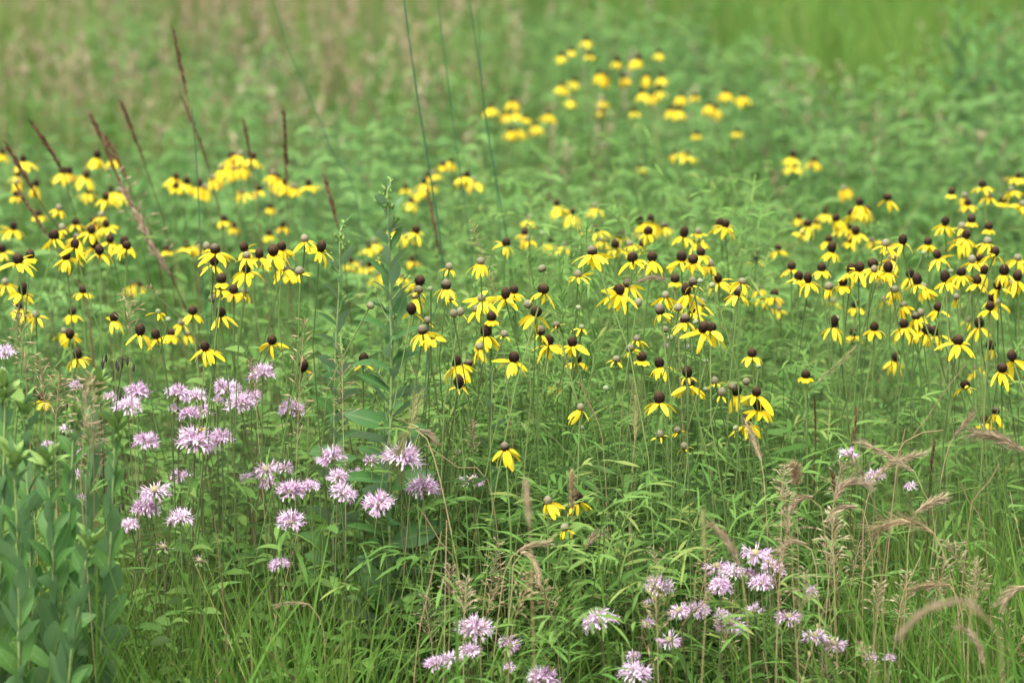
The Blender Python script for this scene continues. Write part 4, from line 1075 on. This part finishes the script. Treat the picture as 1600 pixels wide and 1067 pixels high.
# tall green rushes
for lb, d, pts in [
    ('tallest thick dark green rush stem at top centre', 6.1, [(628, -30), (636, 40), (646, 110), (660, 200), (672, 275), (692, 410)]),
    ('thin green rush stem second from the left at top', 6.6, [(681, -30), (690, 50), (700, 130), (712, 220), (728, 330), (742, 450)]),
    ('green rush stem right of the thin one at top centre', 6.4, [(734, 8), (744, 70), (753, 130), (762, 210), (784, 330), (800, 440)]),
    ('faint green rush stem touching the third rush', 6.7, [(748, 14), (750, 90), (756, 160), (766, 230), (778, 320)]),
    ('slanting grey green rush stem alone at upper left of centre', 7.0, [(424, -10), (448, 70), (474, 130), (500, 190), (530, 262), (560, 330)]),
    ('thin green rush stem rising beside the tallest brown spike', 6.0, [(300, 170), (306, 240), (311, 330), (320, 470)]),
    ('slim green rush stem beside the bud stem, right', 5.3, [(695, 420), (686, 460), (676, 500), (668, 540)]),
]:
    o = grass_head('none', d, pts[:2], pts[2:], 'rush', name='rush', cat='rush', group='tall green rushes', stemmat='rush', rr=.0030 if 'thick' in lb else .0022)
    o['label'] = lb

# the sharp grasses among the flowers
G = dict(group='grasses in seed among the flowers')
gh('bent thin grass stem with small nodding brown head at left', 'brome', 5.0, [(222, 452), (234, 452), (247, 463)], [(272, 488), (310, 534), (345, 612), (362, 670)], 'straw', size=.32, stemmat='stemb', **G)
gh('thin brome spray leaning left above centre coneflower', 'brome', 5.05, [(735, 346), (748, 380), (760, 420), (774, 460)], [(780, 480), (788, 560)], 'straw', size=.5, **G)
gh('pale open panicle at left between coneflowers', 'brome', 5.0, [(200, 454), (200, 490), (202, 525)], [(204, 580), (208, 660)], 'straw', size=.75, **G)
gh('dense tan brome panicle standing over the faded bergamot, left of centre', 'brome', 4.95, [(476, 498), (472, 545), (468, 600), (464, 700)], [(462, 745), (465, 840)], 'straw', size=1.0, **G)
gh('thin straw brome panicle in front of the small bud stem', 'brome', 4.95, [(534, 540), (535, 600), (536, 660)], [(537, 700), (540, 800)], 'straw', size=.75, **G)
gh('tan brome panicle at the left edge above the leafy clump', 'brome', 4.95, [(28, 482), (34, 530), (40, 590)], [(44, 640), (50, 740)], 'straw', size=.9, **G)
gh('brown brome panicle above the broad-leaved clump', 'brome', 4.9, [(92, 584), (90, 620), (87, 660)], [(86, 720), (88, 800)], 'straw', size=.9, **G)
gh('greyish brown panicle at left behind the leafy clump', 'brome', 4.95, [(62, 560), (66, 600), (70, 640)], [(74, 690), (80, 760)], 'straw', size=.8, **G)
gh('slim straw grass head right of the upper lavender patch', 'brome', 5.0, [(392, 560), (396, 590), (400, 625)], [(404, 690), (410, 760)], 'straw', size=.5, **G)
gh('large nodding yellow green rye head over the lavender flowers, centre', 'rye', 4.85, [(622, 728), (630, 690), (642, 668), (656, 668)], [(672, 698), (690, 760), (716, 890), (724, 960)], 'ryeg', size=1.05, awn=1.1, stemmat='culm', rr=.0016, **G)
gh('green fuzzy rye head arching above the nodding one', 'rye', 4.9, [(652, 620), (646, 650), (640, 676)], [(650, 720), (664, 800)], 'ryeg', size=.8, **G)
gh('small brown rye head beside the large nodding rye head', 'rye', 4.9, [(680, 690), (668, 676), (652, 670)], [(648, 700), (640, 780)], 'pinkstraw', size=.65, awn=.5, **G)
gh('upright bristly green rye head in the centre right', 'rye', 5.0, [(994, 604), (995, 640), (992, 690)], [(988, 730), (986, 800), (984, 880)], 'ryeg', size=.85, awn=1.0, rr=.0016, **G)
gh('slanting green grass spike right of the bare brown cone', 'rye', 5.15, [(1334, 546), (1306, 572), (1276, 598)], [(1262, 640), (1250, 720)], 'ryeg', size=.55, awn=.7, stemmat='rush', **G)
gh('pale fuzzy white seed head in front of the lowest dark coneflower', 'tuft', 4.75, [(894, 738), (893, 765), (894, 796)], [(894, 850), (892, 930)], 'straw', size=.75, **G)
gh('narrow straw grass head leaning left of centre right leaves', 'spike', 4.95, [(905, 594), (920, 630), (938, 668)], [(944, 720), (948, 790)], 'straw', size=.4, **G)
gh('tan brome head hanging above the faded lavender head', 'brome', 4.95, [(738, 655), (739, 680), (740, 710)], [(742, 770), (744, 850)], 'rye', size=.45, **G)
gh('round bristly tan foxtail head at right seen end on', 'tuft', 4.7, [(1241, 730), (1243, 745), (1244, 760)], [(1246, 820), (1248, 900)], 'straw', size=1.3, **G)

# nodding rye heads, lower right
RY = dict(group='nodding rye heads at the lower right', rr=.0013)
for lb, d, h, s, mt, sz, aw in [
    ('tan rye head pointing left above the crossing rye heads', 4.8, [(1345, 690), (1372, 704), (1402, 720), (1430, 738)], [(1446, 780), (1462, 840)], 'rye', .75, .7),
    ('rye head crossing behind, tip to the right', 4.85, [(1442, 708), (1412, 716), (1388, 728), (1364, 748)], [(1352, 800), (1348, 870)], 'rye', .7, .7),
    ('arched purplish rye head above the brown tufts, right', 4.75, [(1356, 757), (1334, 754), (1314, 762), (1302, 786)], [(1300, 840), (1304, 920)], 'pinkstraw', .95, .6),
    ('short arched rye head at the left of the right group', 4.75, [(1238, 792), (1254, 778), (1272, 776)], [(1284, 800), (1292, 880)], 'pinkstraw', .85, .5),
    ('rye head below the arched purplish one', 4.7, [(1298, 812), (1318, 794), (1342, 790)], [(1356, 820), (1364, 900)], 'pinkstraw', .85, .5),
    ('rye head leaning right in the middle of the right grass', 4.8, [(1470, 780), (1450, 788), (1428, 802)], [(1418, 850), (1416, 920)], 'rye', .8, .8),
    ('small slanting rye head pointing up right', 5.05, [(1520, 646), (1506, 664), (1488, 684)], [(1474, 730), (1464, 800)], 'pinkstraw', .65, .6),
    ('thick purplish rye head entering from the right edge', 4.55, [(1526, 677), (1552, 682), (1578, 692), (1602, 706)], [(1622, 760), (1630, 860)], 'pinkstraw', 1.2, .6),
    ('big golden rye head with long bristles, arched to the left', 4.7, [(1376, 824), (1404, 816), (1432, 818), (1460, 834)], [(1476, 870), (1492, 930), (1500, 1000)], 'straw', 1.0, 1.35),
    ('greyish rye head lying level under the golden one', 4.6, [(1428, 920), (1452, 914), (1486, 914)], [(1500, 950), (1506, 1010)], 'straw', .7, .9),
    ('blurred thick brown rye head arched in the right front', 3.35, [(1406, 992), (1436, 962), (1474, 944), (1512, 942), (1538, 962)], [(1556, 1000), (1566, 1067)], 'pinkstraw', .85, .4),
    ('brown rye head slanting over the bottom right lavender', 4.35, [(1112, 820), (1130, 838), (1146, 862), (1156, 886)], [(1164, 930), (1170, 1000)], 'pinkstraw', .9, .5),
    ('drooping tan rye head near the bottom right corner', 4.3, [(1500, 980), (1516, 990), (1530, 1012), (1538, 1040)], [(1544, 1070), (1548, 1110)], 'pinkstraw', .8, .5),
    ('fuzzy brown head right of the low coneflowers', 4.75, [(940, 834), (926, 840), (914, 856)], [(908, 900), (906, 960)], 'pinkstraw', .75, .6),
    ('drooping straw head in the bottom centre', 4.6, [(842, 912), (838, 886), (826, 866), (812, 862)], [(800, 890), (796, 960)], 'rye', .75, .4),
    ('pale thin rye head left of the drooping straw head', 4.6, [(856, 848), (830, 852), (806, 862)], [(790, 890), (780, 950)], 'rye', .7, .5),
    ('blurred brown seed head low in centre front', 3.9, [(822, 752), (824, 786), (828, 826)], [(830, 880), (832, 960)], 'pinkstraw', .7, .4),
    ('level tan rye head above the bottom left grass', 4.7, [(432, 946), (456, 942), (484, 944)], [(500, 970), (508, 1030)], 'rye', .5, .6),
    ('rye head at the far right edge, drooping', 4.5, [(1568, 940), (1586, 922), (1606, 915)], [(1626, 950), (1634, 1020)], 'rye', .9, .7),
    ('slim rye head above the bottom lavender, right', 4.6, [(1220, 862), (1236, 846), (1262, 850)], [(1276, 890), (1280, 960)], 'rye', .75, .7),
    ('green rye head blurred at right of bottom centre', 4.2, [(1098, 800), (1100, 840), (1102, 872)], [(1102, 940), (1100, 1000)], 'ryeg', .6, .6),
    ('pale rye head right of the coneflower cluster leaning down', 4.9, [(1166, 660), (1178, 690), (1190, 722)], [(1196, 780), (1200, 860)], 'rye', .55, .8),
    ('thin rye head over upper centre coneflowers', 5.3, [(1000, 440), (1020, 434), (1044, 436)], [(1056, 470), (1062, 560)], 'pinkstraw', .6, .5),
]:
    gh(lb, 'rye', d, h, s, mt, size=sz, awn=aw, name='rye_grass', cat='rye grass', **RY)

# loose tan panicles scattered in the lower right and the bottom
k_ = 0
for x0, x1, y0, y1, n in ((1190, 1600, 800, 1010, 18), (770, 850, 880, 1000, 4), (1000, 1190, 800, 980, 8), (650, 800, 830, 960, 4), (20, 200, 560, 680, 4), (1200, 1600, 690, 800, 5)):
    for q in range(n):
        x, y = R.uniform(x0, x1), R.uniform(y0, y1); dx = R.normal(0, 26); ln = R.uniform(46, 90)
        o = grass_head('brome', R.uniform(4.35, 5.0), [(x, y), (x + dx * .4, y + ln * .5), (x + dx * .8, y + ln)], [(x + dx, y + ln * 1.6), (x + dx * 1.1, y + ln * 2.4)], random.choice(('rye', 'straw', 'pinkstraw')), size=R.uniform(.45, .85), name='brome_grass', cat='brome grass', group='loose tan brome heads')
        pend('brome', o, x, y, 'loose tan brome seed head')
settle('brome', [(0, 0, 300, 1067, 'behind the left leafy clump'), (300, 800, 800, 1067, 'in the bottom centre-left grass'), (770, 860, 860, 1067, 'left of the bottom centre lavender'),
                 (990, 700, 1100, 1067, 'left in the bottom right lavender'), (1100, 700, 1192, 1067, 'right in the bottom right lavender'), (1190, 690, 1600, 800, 'between the right rye heads'), (1190, 800, 1300, 1067, 'left in the lower right grass'),
                 (1300, 800, 1400, 1067, 'below the golden rye head, left'), (1400, 800, 1500, 1067, 'around the level greyish rye head'), (1500, 800, 1600, 1067, 'by the lower right edge')], 'one')

# bare dry stalks
for lb, d, pts, mt in [
    ('long thin straw stalk slanting through right flowers', 4.95, [(1510, 568), (1470, 620), (1430, 680), (1408, 700)], 'straw'),
    ('straight pale straw stalk at lower left of centre', 4.6, [(334, 800), (345, 900), (356, 1040)], 'straw'),
    ('yellow straw stalk, left of a crossing pair under the rye', 4.8, [(660, 800), (690, 850), (720, 920)], 'straw'),
    ('brownish reed stem standing right of bottom left grass', 4.6, [(698, 812), (696, 900), (694, 1010)], 'straw'),
    ('orange brown reed leaning left under the nodding rye', 4.55, [(690, 830), (668, 930), (650, 1030)], 'straw'),
    ('thin orange stalk rising in the centre lobed leaves', 4.8, [(985, 800), (982, 880), (978, 980)], 'straw'),
    ('dry straw stalk, left of the crossed pair at right edge', 4.8, [(1502, 756), (1520, 800), (1540, 850)], 'straw'),
    ('dry straw stalk, right of the crossed pair at right edge', 4.8, [(1562, 724), (1536, 770), (1515, 810)], 'straw'),
    ('pale thin stalk arching at right above rye heads', 4.9, [(1474, 672), (1440, 676), (1412, 692), (1400, 740)], 'straw'),
    ('bent straw stalk with white tip among right grass', 4.6, [(1438, 870), (1424, 900), (1410, 930), (1400, 990)], 'straw'),
    ('thin brown stalk crossing the centre right leaves', 4.95, [(905, 600), (960, 650), (986, 690)], 'stemb'),
    ('long dark thin stalk slanting down through centre leaves', 4.9, [(820, 640), (880, 700), (940, 770), (980, 800)], 'stemb'),
    ('brown stalk leaning left of the nodding rye head', 4.95, [(640, 560), (670, 640), (700, 690)], 'stemb'),
    ('straw stalk slanting down from rye head to lower right', 4.9, [(664, 694), (720, 734), (770, 780)], 'straw'),
]:
    o = grass_head('none', d, pts[:2], pts[2:], 'straw', name='dry_stalk', cat='stalk', group='bare dry stalks', stemmat=mt, rr=.0014)
    o['label'] = lb

# dead blackish stalks with shrivelled heads at left
for lb, d, pts in [('dead black stalk with curled tip left of the upper lavender patch', 5.05, [(166, 552), (158, 580), (156, 620), (160, 700)]),
                   ('dead black stalk with hanging pods beside upper lavender patch', 5.0, [(192, 560), (186, 600), (180, 650), (178, 720)]),
                   ('thick blurred dead brown stalk behind the leafy clump', 5.5, [(113, 590), (112, 615), (114, 640), (116, 720)])]:
    line = smooth(to_ground(px_line(pts, d), d), 24); root = thing('dead_stalk', 'stalk', line[-1], 'dead blackish stalks'); root['label'] = lb
    line = line - line[-1]
    thick = 'thick' in lb
    m = MB(); m.tube(line[None], np.linspace(.0008, .0016, 24)[None], 5, .4); m.build('stem', M['dark'], root)
    for q in range(9 if not thick else 16):
        i = int(R.integers(0, 6)); az = R.uniform(0, 6.3)
        P, s = curve([line[i]], az, R.uniform(.2, 1), R.uniform(-1.6, -.6), R.uniform(.012, .03), 6)
        m = MB(); m.tube(P, .0005 * np.ones((1, 6)), 3, .5)
        e_ = P[0, -1]; m.tube(np.stack([e_ + np.array([0, 0, -.0035 * j]) for j in range(5)])[None], (.0026 * np.array([.3, .8, 1, .7, .2]))[None], 6, .3)
        m.build('pod', M['dark'], root)

# upright bluish leafy plants far at the upper right
FL = [leaf_data('leaf', M['goldfol'], 1.0, .26, b_, 5, .45, .2) for b_ in (.2, .6, 1.0)]
for lb, pts, d in [('tall blurred bluish leafy plant at the upper right, left one', [(1498, 12), (1500, 70), (1502, 130)], 12.0),
                   ('blurred bluish leafy plant at the upper right, middle one', [(1530, 60), (1530, 100), (1530, 150)], 11.5),
                   ('blurred bluish leafy plant at the upper right, right one', [(1566, 30), (1566, 80), (1566, 140)], 12.3),
                   ('blurred leafy plant at the upper right beside tan grass', [(1588, 78), (1588, 120), (1588, 170)], 11.2)]:
    line = smooth(to_ground(px_line(pts, d), d), 30); root = thing('leafy_plant', 'plant', line[-1], 'far bluish leafy plants'); root['label'] = lb
    line = line - line[-1]
    m = MB(); m.tube(line[None], np.linspace(.003, .006, 30)[None], 5, .6); m.build('stem', M['stemg'], root)
    for i in range(46):
        f = .75 * i / 45; L = .07 + .11 * min(f / .35, 1)
        link('leaf', random.choice(FL), root, leaf_matrix(line[int(f * 29)], i * 2.4, R.uniform(.5, 1.1), R.normal(0, .3), L * R.uniform(.8, 1.2)))
